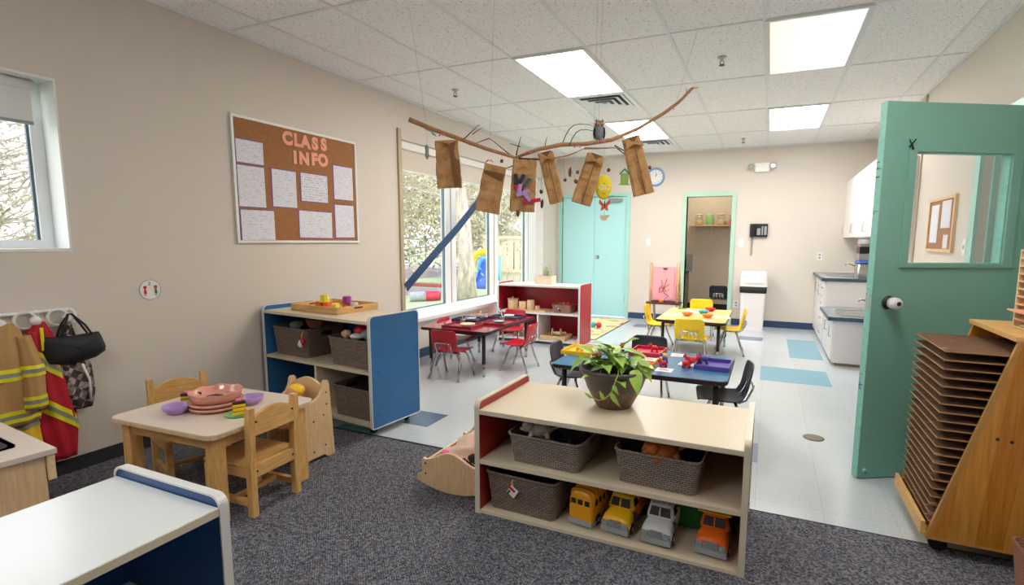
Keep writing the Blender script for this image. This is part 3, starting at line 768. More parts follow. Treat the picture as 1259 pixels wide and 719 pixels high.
def counter(name, lab, y0, y1, z, sink, fx):
    t = thing(name, lab, 'countertop', (XR, y0, z)); L = y1 - y0; sx0, sx1, sy0, sy1 = sink
    mb = MB()
    for a, b, c, d_ in wall_cells(-.69, 0, 0, L, [(sx0, sx1, sy0, sy1)]): mb.span((a, c, -.035), (b, d_, 0))
    mb.build('countertop_slab', 'counter', t)
    MB().span((-.70, -.012, -.038), (-.69, L, .001)).span((-.70, -.012, -.038), (0, 0, .001)).build('front_edge', 'counter_edge', t)
    t2 = thing(name.replace('countertop', 'sink'), ('steel sink let into the tall kitchen counter' if z > .7 else 'low steel sink let into the child height counter'), 'sink', (XR, y0, z))
    cx, cy = (sx0 + sx1) / 2, (sy0 + sy1) / 2; w_, d__ = sx1 - sx0, sy1 - sy0
    MB().loft([rrect(w_ + .04, d__ + .04, .03, .001, cx=cx, cy=cy), rrect(w_ + .04, d__ + .04, .03, .006, cx=cx, cy=cy), rrect(w_ - .01, d__ - .01, .04, .004, cx=cx, cy=cy), rrect(w_ - .03, d__ - .03, .04, -.14, cx=cx, cy=cy), rrect(w_ - .1, d__ - .1, .04, -.15, cx=cx, cy=cy)]).build('basin', 'steel', t2)
    t3 = thing(name.replace('countertop', 'faucet'), ('chrome faucet behind the tall counter sink' if z > .7 else 'small chrome faucet behind the low child sink'), 'faucet', (XR - .16, y0 + cy, z))
    MB().lathe([(.03, 0), (.025, .015), (.014, .03), (.012, .07)], seg=14).build('faucet_base', 'chrome', t3)
    MB().tube([(0, 0, .05), (-.05, 0, .10), (-.16, 0, .15), (-.20, 0, .155), (-.215, 0, .13)], .009, 8).build('spout', 'chrome', t3)
    MB().tube([(0, 0, .07), (.0, .04, .10)], .008, 8).build('lever', 'chrome', t3)
counter('kitchen_countertop', 'grey speckled adult-height countertop with slate edge', 7.2, 8.63, .865, (-.56, -.21, .45, 1.05), 0)
t = thing('child_height_cabinet', 'low white cabinet under the child sink', 'cabinet', (XR, 6.2, 0))
MB().span((-.635, .0, .03), (0, .98, .48)).build('cabinet_body', 'kit_white', t)
for a in (.02, .5):
    dr = MB().span((-.652, a, .05), (-.635, a + .46, .475), bev=.003).build('cabinet_door', 'kit_white', t)
    MB().tube([(-.652, a + .06, .30), (-.675, a + .06, .30), (-.675, a + .06, .41), (-.652, a + .06, .41)], .005, 6).build('door_handle', 'steel', dr)
MB().span((-.60, .01, 0), (0, .97, .03)).build('plinth', 'corridor', t)
counter('child_countertop', 'low grey speckled countertop with slate edge beside the open door', 6.18, 7.18, .52, (-.56, -.21, .14, .74), 0)
t = thing('wall_cabinet', 'long white wall cabinet above the kitchen counter', 'cabinet', (XR, 6.3, 1.36))
MB().span((-.33, 0, 0), (0, 2.33, .79)).build('cabinet_body', 'kit_white', t)
for k in range(5):
    a = k * .466
    dr = MB().span((-.35, a + .003, .004), (-.33, a + .463, .786), bev=.002).build('cabinet_door', 'kit_white', t)
    s = a + (.42 if k % 2 == 0 else .04)
    MB().tube([(-.35, s, .06), (-.375, s, .06), (-.375, s, .17), (-.35, s, .17)], .004, 6).build('door_handle', 'steel', dr)
t = thing('cup_rack', 'row of clear cups hanging under the wall cabinet', 'rack', (XR - .2, 7.3, 1.36))
MB().span((-.12, -.3, -.012), (.1, .4, 0)).build('rack_rail', 'c_white', t)
for k in range(6): MB().lathe([(.012, -.012), (.028, -.03), (.03, -.075)], c=(-.07, -.22 + k * .1, 0), seg=12, cap=False).build('cup', 'c_white', t, solid=.002)
t = thing('metal_canister', 'brushed metal canister with blue lid on the counter near the faucet', 'canister', (1.06, 7.38, .865))
MB().loft([rrect(.16, .2, .03, .0), rrect(.17, .21, .03, .02), rrect(.17, .21, .03, .18)]).build('canister_body', 'steel', t)
MB().loft([rrect(.175, .215, .03, .18), rrect(.175, .215, .03, .195), rrect(.15, .19, .03, .21)]).build('canister_lid', 'c_blue', t)
t = thing('coffee_machine', 'black and steel coffee machine behind the metal canister', 'coffee machine', (1.1, 7.62, .865))
MB().span((-.09, -.12, 0), (.12, .12, .30), bev=.01).build('machine_base', 'steel', t)
MB().span((-.085, -.125, .30), (.12, .125, .38), bev=.008).build('machine_band', 'black', t)
MB().span((-.08, -.12, .38), (.11, .12, .48), bev=.01).build('machine_top', 'steel', t)
t = thing('narrow_book_rack', 'narrow white and blue shelf unit between low counter and open door', 'shelf', (1.06, 5.75, 0))
MB().span((-.17, -.2, 0), (-.14, .15, .72), bev=.006).span((.17, -.2, 0), (.2, .15, .72), bev=.006).build('side_panel', 'edge_white', t)
MB().span((-.14, .12, .02), (.17, .14, .70)).build('back_panel', 'navy_lam', t)
for z_ in (.03, .26, .48, .68): MB().span((-.14, -.19, z_), (.17, .12, z_ + .02), bev=.003).build('shelf_board', 'c_white', t)

# easel
t = thing('painting_easel', 'wooden easel with a pink painted sheet by the storeroom door', 'easel', (-1.39, 7.6, 0))
for s in (-.19, .20):
    MB().tube([(s, 0, 0), (s, .05, .99)], .018, 4).build('front_leg', 'easelwood', t)
    MB().tube([(s, .44, 0), (s, .10, .97)], .018, 4).build('rear_leg', 'easelwood', t)
    MB().tube([(s * 1.04, .03, .45), (s * 1.04, .28, .45)], .007, 6).build('side_brace', 'steel', t)
MB().span((-.17, .035, .42), (.18, .045, .93), rx=-.05).build('easel_board', 'pinkpaper', t)
MB().span((-.14, .018, .45), (.15, .024, .90), rx=-.05).build('pink_sheet', 'pinkpaper', t)
mb = MB()
for pts in ([(-.06, .60), (-.03, .66), (.02, .55), (.07, .52)], [(.05, .76), (.02, .66), (-.01, .58), (-.06, .55), (-.05, .62), (.02, .63), (.08, .68)], [(-.03, .74), (.0, .64), (.04, .57), (.08, .60)]):
    mb.tube([(a, .014 + (b - .67) * .05, b) for a, b in pts], .0042, 6)
mb.build('painted_strokes', 'rust', t)
mb = MB(); mb.span((-.21, -.14, .40), (.27, .03, .415)).span((-.21, -.15, .40), (.27, -.14, .435)).span((-.21, .02, .40), (.27, .03, .435)); mb.build('paint_tray', 'brownwood', t)
MB().box((.02, .012, .905), (.06, .012, .02), .003).build('paper_clip', 'black', t)
t = thing('paint_pot', 'small orange paint pot with a brush on the easel tray', 'paint pot', (.02 - 1.39 - .03, 7.54, .415))
MB().lathe([(.03, 0), (.035, .045), (.03, .045), (.027, .01)], seg=14).build('pot_cup', 'c_orange', t)
MB().tube([(0, 0, .01), (.10, .02, .10)], .005, 6).build('paint_brush', 'c_blue', t)

# ------------------------------------------------------------------ open shelf units
def shelf_unit(name, lab, loc, rz, W, D, Ht, top_z, mids, bot, lam, inner, board, band, caster=True, over=.0, div=None):
    t = thing(name, lab, 'shelf', loc, rz)
    th = .022
    for x0 in (0, W - th):
        p = MB(); r_ = .03; zb = bot - .03 if caster else 0
        pts = arc((D - r_, Ht - r_), r_, 0, PI / 2, 5) + arc((r_, Ht - r_), r_, PI / 2, PI, 5) + [(0, zb + .01), (.01, zb), (D - .01, zb), (D, zb + .01)]
        p.prism(pts, x0 + .003, x0 + th - .003, axis='x').build('side_panel', lam, t)
        # band wraps the edge
        e = MB(); A = []; 
        for (y_, z_) in pts: A.append([Vector((x0, y_, z_)), Vector((x0 + th, y_, z_))])
        n_ = len(pts); cyy = D / 2; czz = (Ht + zb) / 2
        loops = []
        for i, (y_, z_) in enumerate(pts):
            def off(q): return (y_ + (q if y_ < cyy else -q), z_ + (q if z_ < czz else -q))
            (oy, oz), (iy, iz) = off(-.0025), off(.003)
            loops.append([Vector((x0 - .001, oy, oz)), Vector((x0 + th + .001, oy, oz)), Vector((x0 + th + .001, iy, iz)), Vector((x0 - .001, iy, iz))])
        e.loft(loops, cap=False, smooth=False, close=True)
        e.build('edge_band', band, t)
    MB().span((th, .004, top_z - .022), (W - th, D - .01, top_z)).build('top_board', board, t)
    MB().span((th, .001, top_z - .021), (W - th, .004, top_z - .001)).build('top_edge', 'edge_cream', t)
    for m_ in mids: MB().span((th, .004, m_ - .02), (W - th, D - .02, m_)).build('shelf_board', board, t)
    MB().span((th, .004, bot - .02), (W - th, D - .02, bot)).build('bottom_board', board, t)
    MB().span((th, D - .022, bot - .02), (W - th, D - .012, top_z - .022)).build('back_panel', inner, t)
    if div: MB().span((div, .01, bot), (div + .02, D - .022, mids[0] - .02)).build('divider', board, t)
    mb = MB()
    for x_, sgn in ((W, 1), (0, -1)):
        for y_ in (.06, D - .06):
            for z_ in (bot + .05, (top_z + bot) / 2, top_z - .03): mb.blob((x_ - sgn * .001, y_, z_), (.002, .005, .005), 1)
    mb.build('screw_caps', 'darkmetal', t)
    if caster:
        for x_ in (.07, W - .07):
            for y_ in (.07, D - .07):
                mb = MB(); mb.lathe([(.022, -.011), (.026, -.007), (.026, .007), (.022, .011)], mtx=Matrix.Rotation(PI / 2, 4, 'Y'), c=(x_, y_, .026)).span((x_ - .018, y_ - .015, .03), (x_ + .018, y_ + .015, bot - .02)); mb.build('caster', 'rubber', t)
    return t
white_shelf = shelf_unit('storage_shelf', 'low cream-topped shelf with red interior holding toy trucks', (-1.222, 2.03, 0), 0, 1.198, .555, .553, .515, [.272], .022, 'darkred_lam', 'darkred_lam', 'white_lam', 'edge_cream', caster=False)
blue_shelf = shelf_unit('storage_shelf', 'blue sided shelf on casters holding brown baskets beneath the cork board', (-3.455, 2.69, 0), -.104, 1.14, .445, .805, .772, [.437], .085, 'blue_lam', 'navy_lam', 'white_lam', 'edge_white', div=.56)
red_shelf = shelf_unit('storage_shelf', 'red sided shelf with wooden canisters beside the red table', (-3.20, 5.9, 0), 0, 1.135, .44, .765, .742, [.40], .06, 'red_lam', 'red_lam', 'c_white', 'edge_white', caster=False, div=.56)
nav_shelf = shelf_unit('storage_shelf', 'white topped shelf with blue end panel in the lower left corner', (-1.24, -.42, 0), PI / 2, 1.255, .45, .65, .622, [.30], .05, 'navy_lam', 'navy_lam', 'white_lam2', 'edge_white', caster=False)

# ------------------------------------------------------------------ baskets
def basket(lab, loc, rz, w, d, h, m, group=None, handles=True):
    t = thing('storage_basket', lab, 'basket', loc, rz, group)
    k = .90
    L = [rrect(w * k, d * k, .025, .0), rrect(w * k + .004, d * k + .004, .03, .008), rrect(w, d, .035, h - .012), rrect(w + .012, d + .012, .038, h - .010), rrect(w + .012, d + .012, .038, h),
         rrect(w - .006, d - .006, .033, h), rrect(w * k - .006, d * k - .006, .028, .006)]
    MB().loft(L, smooth=False).build('basket_body', m, t)
    if handles:
        for s in (-1, 1):
            MB().span((s * (w * .968) / 2 - .005, -.045, h * .72), (s * (w * .968) / 2 + .005, .045, h * .88), bev=.004).build('handle_slot', 'black', t)
    return t
g = 'baskets in the red and cream shelf'
basket('grey woven basket of plush animals, one white, on the truck shelf middle board', (-.885, 2.235, .272), -.04, .365, .34, .14, 'basket', g)
basket('grey woven basket holding an orange plush tiger in the truck shelf', (-.378, 2.24, .272), -.04, .36, .34, .15, 'basket', g)
basket('darker woven basket with a picture tag at the bottom left of the truck shelf', (-1.0, 2.24, .022), -.03, .37, .36, .188, 'basket_dark', g)
def animal(name, lab, loc, m, s=1, rz=0, cat='plush toy', head='up'):
    t = thing(name, lab, cat, loc, rz)
    MB().blob((0, 0, .035 * s), (.06 * s, .038 * s, .035 * s), 3, .25).build('body', m, t)
    h = MB().blob((-.06 * s, -.01, .055 * s), (.032 * s, .03 * s, .028 * s), 3, .2).blob((-.085 * s, -.02 * s, .048 * s), (.014 * s, .013 * s, .011 * s), 2).build('head', m, t)
    for yy in (-.018, .016): MB().blob((-.055 * s, yy * s, .083 * s), (.009 * s, .006 * s, .012 * s), 2).build('ear', m, t)
    MB().blob((-.088 * s, -.03 * s, .062 * s), .004 * s, 1).blob((-.098 * s, -.022 * s, .05 * s), .005 * s, 1).build('face', 'black', t)
    for xx in (-.035, .035):
        for yy in (-.03, .03): MB().tube([(xx * s, yy * s, .035 * s), (xx * s * 1.3, yy * s * 1.5, .008 * s)], [.014 * s, .011 * s], 8).build('leg', m, t)
    MB().tube([(.055 * s, 0, .04 * s), (.09 * s, .01, .05 * s), (.11 * s, .0, .07 * s)], [.009 * s, .007 * s, .005 * s], 8).build('tail', m, t)
animal('plush_dog', 'small white plush animal lying on top in the left grey basket', (-.95, 2.17, .375), 'fur_white', .95, .3)
animal('plush_bear', 'dark plush animal lying beside the white one in the left grey basket', (-.81, 2.22, .355), 'fur_dark', 1.1, 2.6)
animal('plush_tiger', 'orange plush tiger peering over the rim of the right grey basket', (-.36, 2.13, .385), 'fur_orange', 1.05, .5)
animal('plush_bear', 'brown plush animal at the left end of the right grey basket', (-.48, 2.21, .36), 'fur_dark', 1.05, .2)
animal('plush_dog', 'dark plush animal behind the orange tiger in the right grey basket', (-.27, 2.28, .355), 'fur_dark', 1.1, 3.0)
t = thing('picture_tag', 'small picture tag hanging by a yellow loop on the lower left basket', 'tag', (-1.03, 2.045, .145), -.03)
MB().tube([(0, .0, .055), (-.006, -.004, .04), (.004, -.004, .03)], .003, 6).build('tag_loop', 'c_yellow', t)
MB().box((0, -.004, .0), (.045, .002, .045), ry=.6).build('tag_card', 'c_white', t)
MB().box((-.002, -.0065, .012), (.038, .001, .012), ry=.6).build('red_picture', 'c_red', t); MB().box((-.018, -.0065, -.003), (.012, .001, .02), ry=.6).build('green_picture', 'c_green', t)

# ------------------------------------------------------------------ toy trucks
def wheels(t, w, ys, r=.026):
    for y_ in ys:
        for s in (-1, 1):
            wh = MB().lathe([(r * .8, -.011), (r, -.007), (r, .007), (r * .8, .011)], mtx=Matrix.Rotation(PI / 2, 4, 'Y'), c=(s * (w / 2 - .008), y_, r), seg=18).build('wheel', 'rubber', t)
            MB().lathe([(r * .45, 0), (r * .35, .003)], mtx=Matrix.Rotation(s * PI / 2, 4, 'Y'), c=(s * (w / 2 + .003), y_, r)).build('hub_cap', 'truck_g', wh)
def truck(lab, loc, rz, body, bed, bedkind):
    t = thing('toy_truck', lab, 'toy truck', loc, rz, 'toy vehicles on the bottom board of the truck shelf')
    w = .128; wheels(t, w, (.045, .235))
    # chassis + bumper
    MB().span((-w / 2 + .01, .03, .016), (w / 2 - .01, .29, .034)).build('chassis', 'truck_g', t)
    MB().loft([[Vector((x, y, z)) for x, y, z in l] for l in ([(-.06, -.004, .012), (.06, -.004, .012), (.06, .03, .012), (-.06, .03, .012)], [(-.064, -.008, .016), (.064, -.008, .016), (.064, .03, .016), (-.064, .03, .016)], [(-.062, -.006, .038), (.062, -.006, .038), (.062, .03, .038), (-.062, .03, .038)], [(-.058, .0, .042), (.058, .0, .042), (.058, .03, .042), (-.058, .03, .042)])], smooth=False).build('bumper', 'truck_g', t)
    # hood with rounded fenders
    def sec(y, hw, z0, z1, r): 
        pts = []
        for a in range(0, 13):
            th = PI * a / 12; pts.append(Vector((hw * math.copysign(abs(math.cos(th)) ** .5, math.cos(th)), y, z0 + (z1 - z0) * abs(math.sin(th)) ** .5)))
        return pts
    MB().loft([sec(.002, .056, .036, .066, 0), sec(.006, .062, .034, .078, 0), sec(.03, .065, .03, .087, 0), sec(.07, .062, .03, .095, 0), sec(.085, .058, .03, .097, 0)]).build('hood', body, t)
    # cab
    cab = [rrect(.118, .085, .016, .088, cy=.112), rrect(.118, .085, .016, .10, cy=.112), rrect(.098, .068, .018, .142, cy=.118), rrect(.09, .06, .018, .149, cy=.119)]
    c_ = MB().loft(cab).build('cab', body, t)
    # windshield slanted quad in front, side windows
    MB().loft([[Vector((-.046, .0695, .103)), Vector((.046, .0695, .103)), Vector((.040, .0835, .137)), Vector((-.040, .0835, .137))], [Vector((-.046, .0665, .102)), Vector((.046, .0665, .102)), Vector((.040, .0805, .136)), Vector((-.040, .0805, .136))]], smooth=False).build('windshield', 'windshield', c_)
    MB().span((-.002, .062, .102), (.002, .080, .137), rx=-.4).build('windshield_post', body, c_)
    for s in (-1, 1):
        MB().loft([[Vector((s * .0585, .09, .104)), Vector((s * .0585, .14, .104)), Vector((s * .050, .135, .136)), Vector((s * .050, .098, .136))], [Vector((s * .0605, .09, .104)), Vector((s * .0605, .14, .104)), Vector((s * .052, .135, .136)), Vector((s * .052, .098, .136))]], smooth=False).build('side_window', 'windshield', c_)
    mb = MB()
    for i in range(4): mb.blob((-.033 + i * .022, .092, .148), (.006, .005, .004), 2)
    mb.build('roof_lights', body if body != 'truck_w' else 'truck_g', c_)
    MB().loft([[Vector((-.030, -.001, .040)), Vector((.030, -.001, .040)), Vector((.026, .002, .068)), Vector((-.026, .002, .068))], [Vector((-.030, -.006, .040)), Vector((.030, -.006, .040)), Vector((.026, -.003, .068)), Vector((-.026, -.003, .068))]], smooth=False).build('grille', 'grille', t)
    for s in (-1, 1): MB().span((s * .046 - .014, -.006, .042), (s * .046 + .014, .01, .062), bev=.004).lathe([(.008, 0), (.007, .003)], mtx=Matrix.Rotation(PI / 2, 4, 'X'), c=(s * .046, -.006, .052), seg=12).build('headlight', 'truck_g', t)
    if bedkind == 'dump':
        L = [rrect(.10, .12, .01, .075, cy=.225), rrect(.128, .155, .01, .17, cy=.225), rrect(.12, .147, .01, .17, cy=.225), rrect(.09, .11, .01, .085, cy=.225)]
        MB().loft(L, smooth=False).build('dump_bed', bed, t)
        MB().span((-.066, .06, .158), (.066, .155, .166), bev=.003).build('cab_guard', bed, t)
    elif bedkind == 'box':
        MB().span((-.058, .158, .036), (.058, .30, .165), bev=.008).build('cargo_box', bed, t)
    else:
        MB().span((-.058, .158, .036), (.058, .30, .09), bev=.006).build('cargo_bed', bed, t)
truck('yellow toy truck with orange box, between the toy bus and the white truck', (-.555, 2.085, .0225), -.10, 'taxi', 'truck_o', 'box')
truck('white toy truck with grey bumper on the bottom board of the red shelf', (-.375, 2.075, .0225), -.05, 'truck_w', 'truck_w', 'flat')
truck('orange toy dump truck with yellow bed at the right end of the shelf', (-.155, 2.085, .0225), -.08, 'truck_o', 'c_yellow', 'dump')
t = thing('toy_bus', 'yellow toy school bus seen from the back, right of the dark basket', 'toy bus', (-.715, 2.09, .0225), -.16, 'toy vehicles on the bottom board of the truck shelf')
w = .118; wheels(t, w, (.06, .22))
def bsec(y, hw, h, z0=.03):
    pts = [Vector((-hw, y, z0)), Vector((-hw, y, z0 + (h - z0) * .45)), Vector((-hw * .97, y, z0 + (h - z0) * .7))]
    for a in range(1, 8): th = PI - PI * a / 8; pts.append(Vector((hw * .93 * math.cos(th), y, z0 + (h - z0) * (.78 + .22 * math.sin(th)))))
    return pts + [Vector((hw * .97, y, z0 + (h - z0) * .7)), Vector((hw, y, z0 + (h - z0) * .45)), Vector((hw, y, z0))]
b_ = MB().loft([bsec(.0, .052, .155), bsec(.008, .059, .165), bsec(.20, .059, .168), bsec(.215, .055, .160), bsec(.225, .055, .095), bsec(.27, .05, .085)], smooth=False).build('bus_body', 'busy', t)
for k in range(5): MB().loft([bsec(.02 + k * .036, .0605, .171, .10), bsec(.028 + k * .036, .0605, .171, .10)], smooth=False).build('roof_rib', 'busy', b_)
for x in (-.034, 0, .034): MB().span((x - .012, -.004, .105), (x + .012, .004, .128), bev=.002).build('rear_window', 'windshield', b_)
for s in (-1, 1):
    for k in range(4): MB().span((s * .058 - .002, .03 + k * .04, .10), (s * .058 + .002, .055 + k * .04, .125)).build('side_window', 'windshield', b_)
MB().span((-.06, -.008, .012), (.06, .02, .034), bev=.004).span((-.062, .0, .014), (.062, .25, .03), bev=.003).build('bumper', 'truck_g', t)
t = thing('green_toy_box', 'plain dark green toy block at the back between the white and orange trucks', 'toy box', (-.27, 2.36, .0225))
MB().span((-.075, -.08, 0), (.075, .10, .12), bev=.006).build('box_body', 'c_green', t)
MB().span((-.078, -.083, .12), (.078, .103, .135), bev=.004).build('box_lid', 'c_green', t)

# ------------------------------------------------------------------ potted plant
t = thing('potted_plant', 'trailing pothos in a dark bronze pot on the cream shelf top', 'plant', (-.648, 2.365, .5155))
MB().lathe([(.080, 0), (.088, .01), (.130, .09), (.153, .155), (.157, .168), (.169, .173), (.171, .189), (.159, .192), (.150, .168), (.13, .14)], seg=40).build('plant_pot', 'pot', t)
MB().lathe([(.149, .160), (.12, .166), (.002, .17)], seg=24).build('soil', 'soil', t)
def leaf(mb, p, d, up, L, W_):
    p = Vector(p); d = Vector(d).normalized(); s = d.cross(Vector(up)).normalized(); n = s.cross(d)
    rows = [(0, .0), (.06, .62), (.22, 1.0), (.45, .92), (.68, .6), (.88, .22), (1, 0.02)]
    grid = []
    for t_, w_ in rows:
        droop = -.35 * t_ * t_ * L; row = []
        for k in (-1, -.5, 0, .5, 1):
            back = -.09 * L * abs(k) if t_ < .1 else 0
            row.append(mb.bm.verts.new(p + d * (t_ * L + back) + s * (k * w_ * W_ / 2) + n * (droop + abs(k) * w_ * W_ * .16)))
        grid.append(row)
    for a, b in zip(grid, grid[1:]):
        for k in range(4): f = mb.bm.faces.new((a[k], a[k + 1], b[k + 1], b[k])); f.smooth = True; f.material_index = mb.mi
rnd = random.Random(5); lv = MB(); st = MB()
for k in range(54):
    a = rnd.uniform(0, 2 * PI); r = rnd.uniform(.02, .125); h = rnd.uniform(.195, .29) - r * .35
    b = Vector((r * math.cos(a) * .6, r * math.sin(a) * .6, .17)); e = Vector((r * math.cos(a), r * math.sin(a), h))
    st.tube([b, (b + e) / 2 + Vector((0, 0, .02)), e], .0022, 5)
    dd = Vector((math.cos(a + rnd.uniform(-.9, .9)), math.sin(a + rnd.uniform(-.9, .9)), rnd.uniform(-.1, .7)))
    leaf(lv, e, dd, (0, 0, 1), rnd.uniform(.07, .105), rnd.uniform(.05, .07))
# leaves standing up left and a vine hanging over the front
for p_, d_, L in (((-.12, .02, .24), (-.6, -.3, .5), .09), ((-.14, -.03, .22), (-.9, -.3, -.5), .10), ((.13, -.04, .23), (.8, -.5, -.6), .10), ((.12, -.10, .20), (.35, -.6, -.8), .10), ((-.02, -.06, .29), (-.2, -.5, .4), .11), ((.05, -.03, .30), (.4, -.3, .5), .1)):
    leaf(lv, p_, d_, (0, -.3, 1), L, L * .62)
vine = [(.04, -.08, .20), (.06, -.16, .195), (.05, -.19, .15), (.035, -.175, .11), (.0, -.165, .075), (-.03, -.16, .065), (-.06, -.165, .075)]
st.tube(vine, .003, 6)
leaf(lv, vine[3], (.5, -.3, -.6), (0, -1, .2), .07, .024); leaf(lv, vine[4], (-.3, -.3, .6), (0, -1, .2), .045, .018); leaf(lv, vine[6], (-.8, -.2, .5), (0, -1, .2), .04, .014); leaf(lv, vine[2], (.5, -.4, -.7), (0, -1, .2), .045, .02)
lv.build('foliage', 'leaf', t); st.build('stems', 'stem', t)

# ------------------------------------------------------------------ child chairs
def shell_chair(lab, loc, rz, m, group, name='preschool_chair'):
    t = thing(name, lab, 'chair', loc, rz, group)
    # profile: v along the shell from seat front to back top; local chair faces +y
    prof = [(.155, .252), (.145, .262), (.10, .264), (.04, .258), (-.03, .254), (-.08, .258), (-.115, .275), (-.135, .31), (-.145, .345), (-.152, .385), (-.160, .425), (-.167, .46), (-.170, .475)]
    hw = [.135, .15, .157, .158, .152, .145, .14, .138, .138, .139, .14, .132, .105]
    nx = 22; mb = MB(); grid = []
    for (y_, z_), h_ in zip(prof, hw):
        row = []
        for k in range(nx + 1):
            u = k / nx * 2 - 1
            cy_ = (.02 * u * u if z_ > .27 else 0); cz_ = .012 * u * u if z_ <= .27 else 0
            row.append(mb.bm.verts.new((u * h_, y_ + cy_, z_ + cz_)))
        grid.append(row)
    for i, (a, b) in enumerate(zip(grid, grid[1:])):
        for k in range(nx):
            if i in (6, 7) and k in (5, 6, 8, 9, 12, 13, 15, 16): continue
            f = mb.bm.faces.new((a[k], a[k + 1], b[k + 1], b[k])); f.smooth = True
    mb.build('seat_shell', m, t, solid=.006)
    for s in (-1, 1):
        MB().tube([(s * .06, .03, .247), (s * .115, .04, .243), (s * .135, .05, .225), (s * .148, .095, .10), (s * .158, .135, .012)], .0095, 8).build('leg', 'chrome', t)
        MB().tube([(s * .06, -.06, .247), (s * .118, -.065, .243), (s * .138, -.075, .225), (s * .15, -.115, .10), (s * .162, -.15, .012)], .0095, 8).build('leg', 'chrome', t)
        for y_, x_ in ((.135, .158), (-.15, .162)): MB().lathe([(.012, 0), (.013, .004), (.011, .018)], c=(s * x_, y_ , 0), seg=10).build('foot_cap', 'steel', t)
    MB().tube([(-.08, .02, .248), (-.082, -.09, .245), (-.082, -.128, .262), (-.082, -.158, .33), (-.078, -.163, .345), (-.06, -.166, .352), (.06, -.166, .352), (.078, -.163, .345), (.082, -.158, .33), (.082, -.128, .262), (.082, -.09, .245), (.08, .02, .248)], .0065, 8).build('back_frame', 'chrome', t)
    MB().tube([(-.06, .03, .247), (.06, .03, .247)], .009, 8).tube([(-.06, -.06, .247), (.06, -.06, .247)], .009, 8).build('cross_tube', 'chrome', t)
    return t
gr = 'red chairs around the red table'; gy = 'yellow chairs around the yellow table'; gn = 'navy chairs around the blue table'
c0 = shell_chair('red plastic chair seen from behind, beside the blue shelf end', (-2.72, 4.115, 0), 0, 'red_shell', gr)
dup(c0, (-2.28, 4.67, 0), PI / 2 + .05, 'red plastic chair with its side to the room, facing the window', gr)
dup(c0, (-2.76, 5.40, 0), PI, 'red plastic chair at the red table end nearest the red shelf', gr)
dup(c0, (-2.99, 4.60, 0), -PI / 2 + .1, 'red plastic chair on the window side of the red table', gr)
c0 = shell_chair('yellow plastic chair seen from behind, nearest the blue table', (-.715, 5.60, 0), 0, 'yellow_shell', gy); c0.scale = (1.08,) * 3
dup(c0, (-1.21, 6.43, 0), -PI / 2, 'yellow plastic chair at the easel side of the yellow table', gy)
dup(c0, (-.385, 6.40, 0), PI / 2 + .08, 'yellow plastic chair on the waste bin side of the yellow table', gy)
dup(c0, (-.82, 7.22, 0), PI, 'yellow plastic chair at the far end near the storeroom door', gy)
c0 = shell_chair('navy plastic chair at the left end of the blue table', (-1.335, 3.72, 0), -PI / 2 + .05, 'navy_shell', gn); c0.scale = (1.07,) * 3
dup(c0, (-.235, 3.58, 0), PI / 2 + .16, 'navy plastic chair at the right end of the blue table', gn)
dup(c0, (-.885, 4.16, 0), PI, 'navy plastic chair on the far side behind the red tray', gn)
dup(c0, (-.80, 9.85, 0), 0, 'navy plastic chair inside the storeroom', scale=1.1)
c = [o for o in bpy.data.objects if o.get('label') == 'navy plastic chair inside the storeroom'][0]
if 'group' in c: del c['group']

# ------------------------------------------------------------------ activity tables
def act_table(lab, x0, x1, y0, y1, top, h=.45, rz=0):
    w, d = x1 - x0, y1 - y0
    t = thing('activity_table', lab, 'table', ((x0 + x1) / 2, (y0 + y1) / 2, 0), rz)
    MB().loft([rrect(w - .01, d - .01, .045, h - .028), rrect(w, d, .05, h - .022), rrect(w, d, .05, h - .004), rrect(w - .006, d - .006, .048, h - .001)], smooth=False).build('edge_band', 'black', t)
    MB().loft([rrect(w - .012, d - .012, .045, h - .004), rrect(w - .012, d - .012, .045, h)], smooth=False).build('tabletop', top, t)
    MB().span((-w / 2 + .07, -d / 2 + .07, h - .05), (w / 2 - .07, d / 2 - .07, h - .028)).build('apron', 'black', t)
    for sx in (-1, 1):
        for sy in (-1, 1):
            lg = MB().tube([(sx * (w / 2 - .075), sy * (d / 2 - .09), .13), (sx * (w / 2 - .075), sy * (d / 2 - .09), h - .045)], .018, 12).build('leg', 'black', t)
            MB().tube([(sx * (w / 2 - .075), sy * (d / 2 - .09), .0), (sx * (w / 2 - .075), sy * (d / 2 - .09), .14)], .014, 12).build('leg_insert', 'chrome', lg)
    return t
act_table('rectangular red-topped activity table by the large window', -3.12, -2.365, 4.14, 5.26, 'red_top')
act_table('rectangular yellow-topped activity table before the storeroom door', -1.12, -.38, 5.69, 6.83, 'yellow_top')
act_table('rectangular blue-topped activity table behind the potted plant', -1.36, -.19, 3.27, 4.04, 'blue_top')

# ------------------------------------------------------------------ trays and small things on tables
def tray(lab, loc, rz, w, d, m, group=None, h=.03, slots=False, floor=None):
    t = thing('tray', lab, 'tray', loc, rz, group)
    mb = MB(); th = .009
    mb.span((-w / 2, -d / 2, .0), (w / 2, d / 2, .006))
    mb.build('tray_floor', floor or m, t)
    for a, b in (((-w / 2, -d / 2, 0), (w / 2, -d / 2 + th, h)), ((-w / 2, d / 2 - th, 0), (w / 2, d / 2, h)), ((-w / 2, -d / 2 + th, 0), (-w / 2 + th, d / 2 - th, h)), ((w / 2 - th, -d / 2 + th, 0), (w / 2, d / 2 - th, h))):
        MB().span(a, b, bev=.002).build('tray_side', m, t)
    if slots:
        for s in (-1, 1): MB().span((s * w / 2 - .0015 if s < 0 else w / 2 - th - .0005, -.04, h * .5), (-w / 2 + th + .0005 if s < 0 else w / 2 + .0015, .04, h * .78), bev=.003).build('hand_slot', 'brownwood', t)
    return t
TZ = .4502
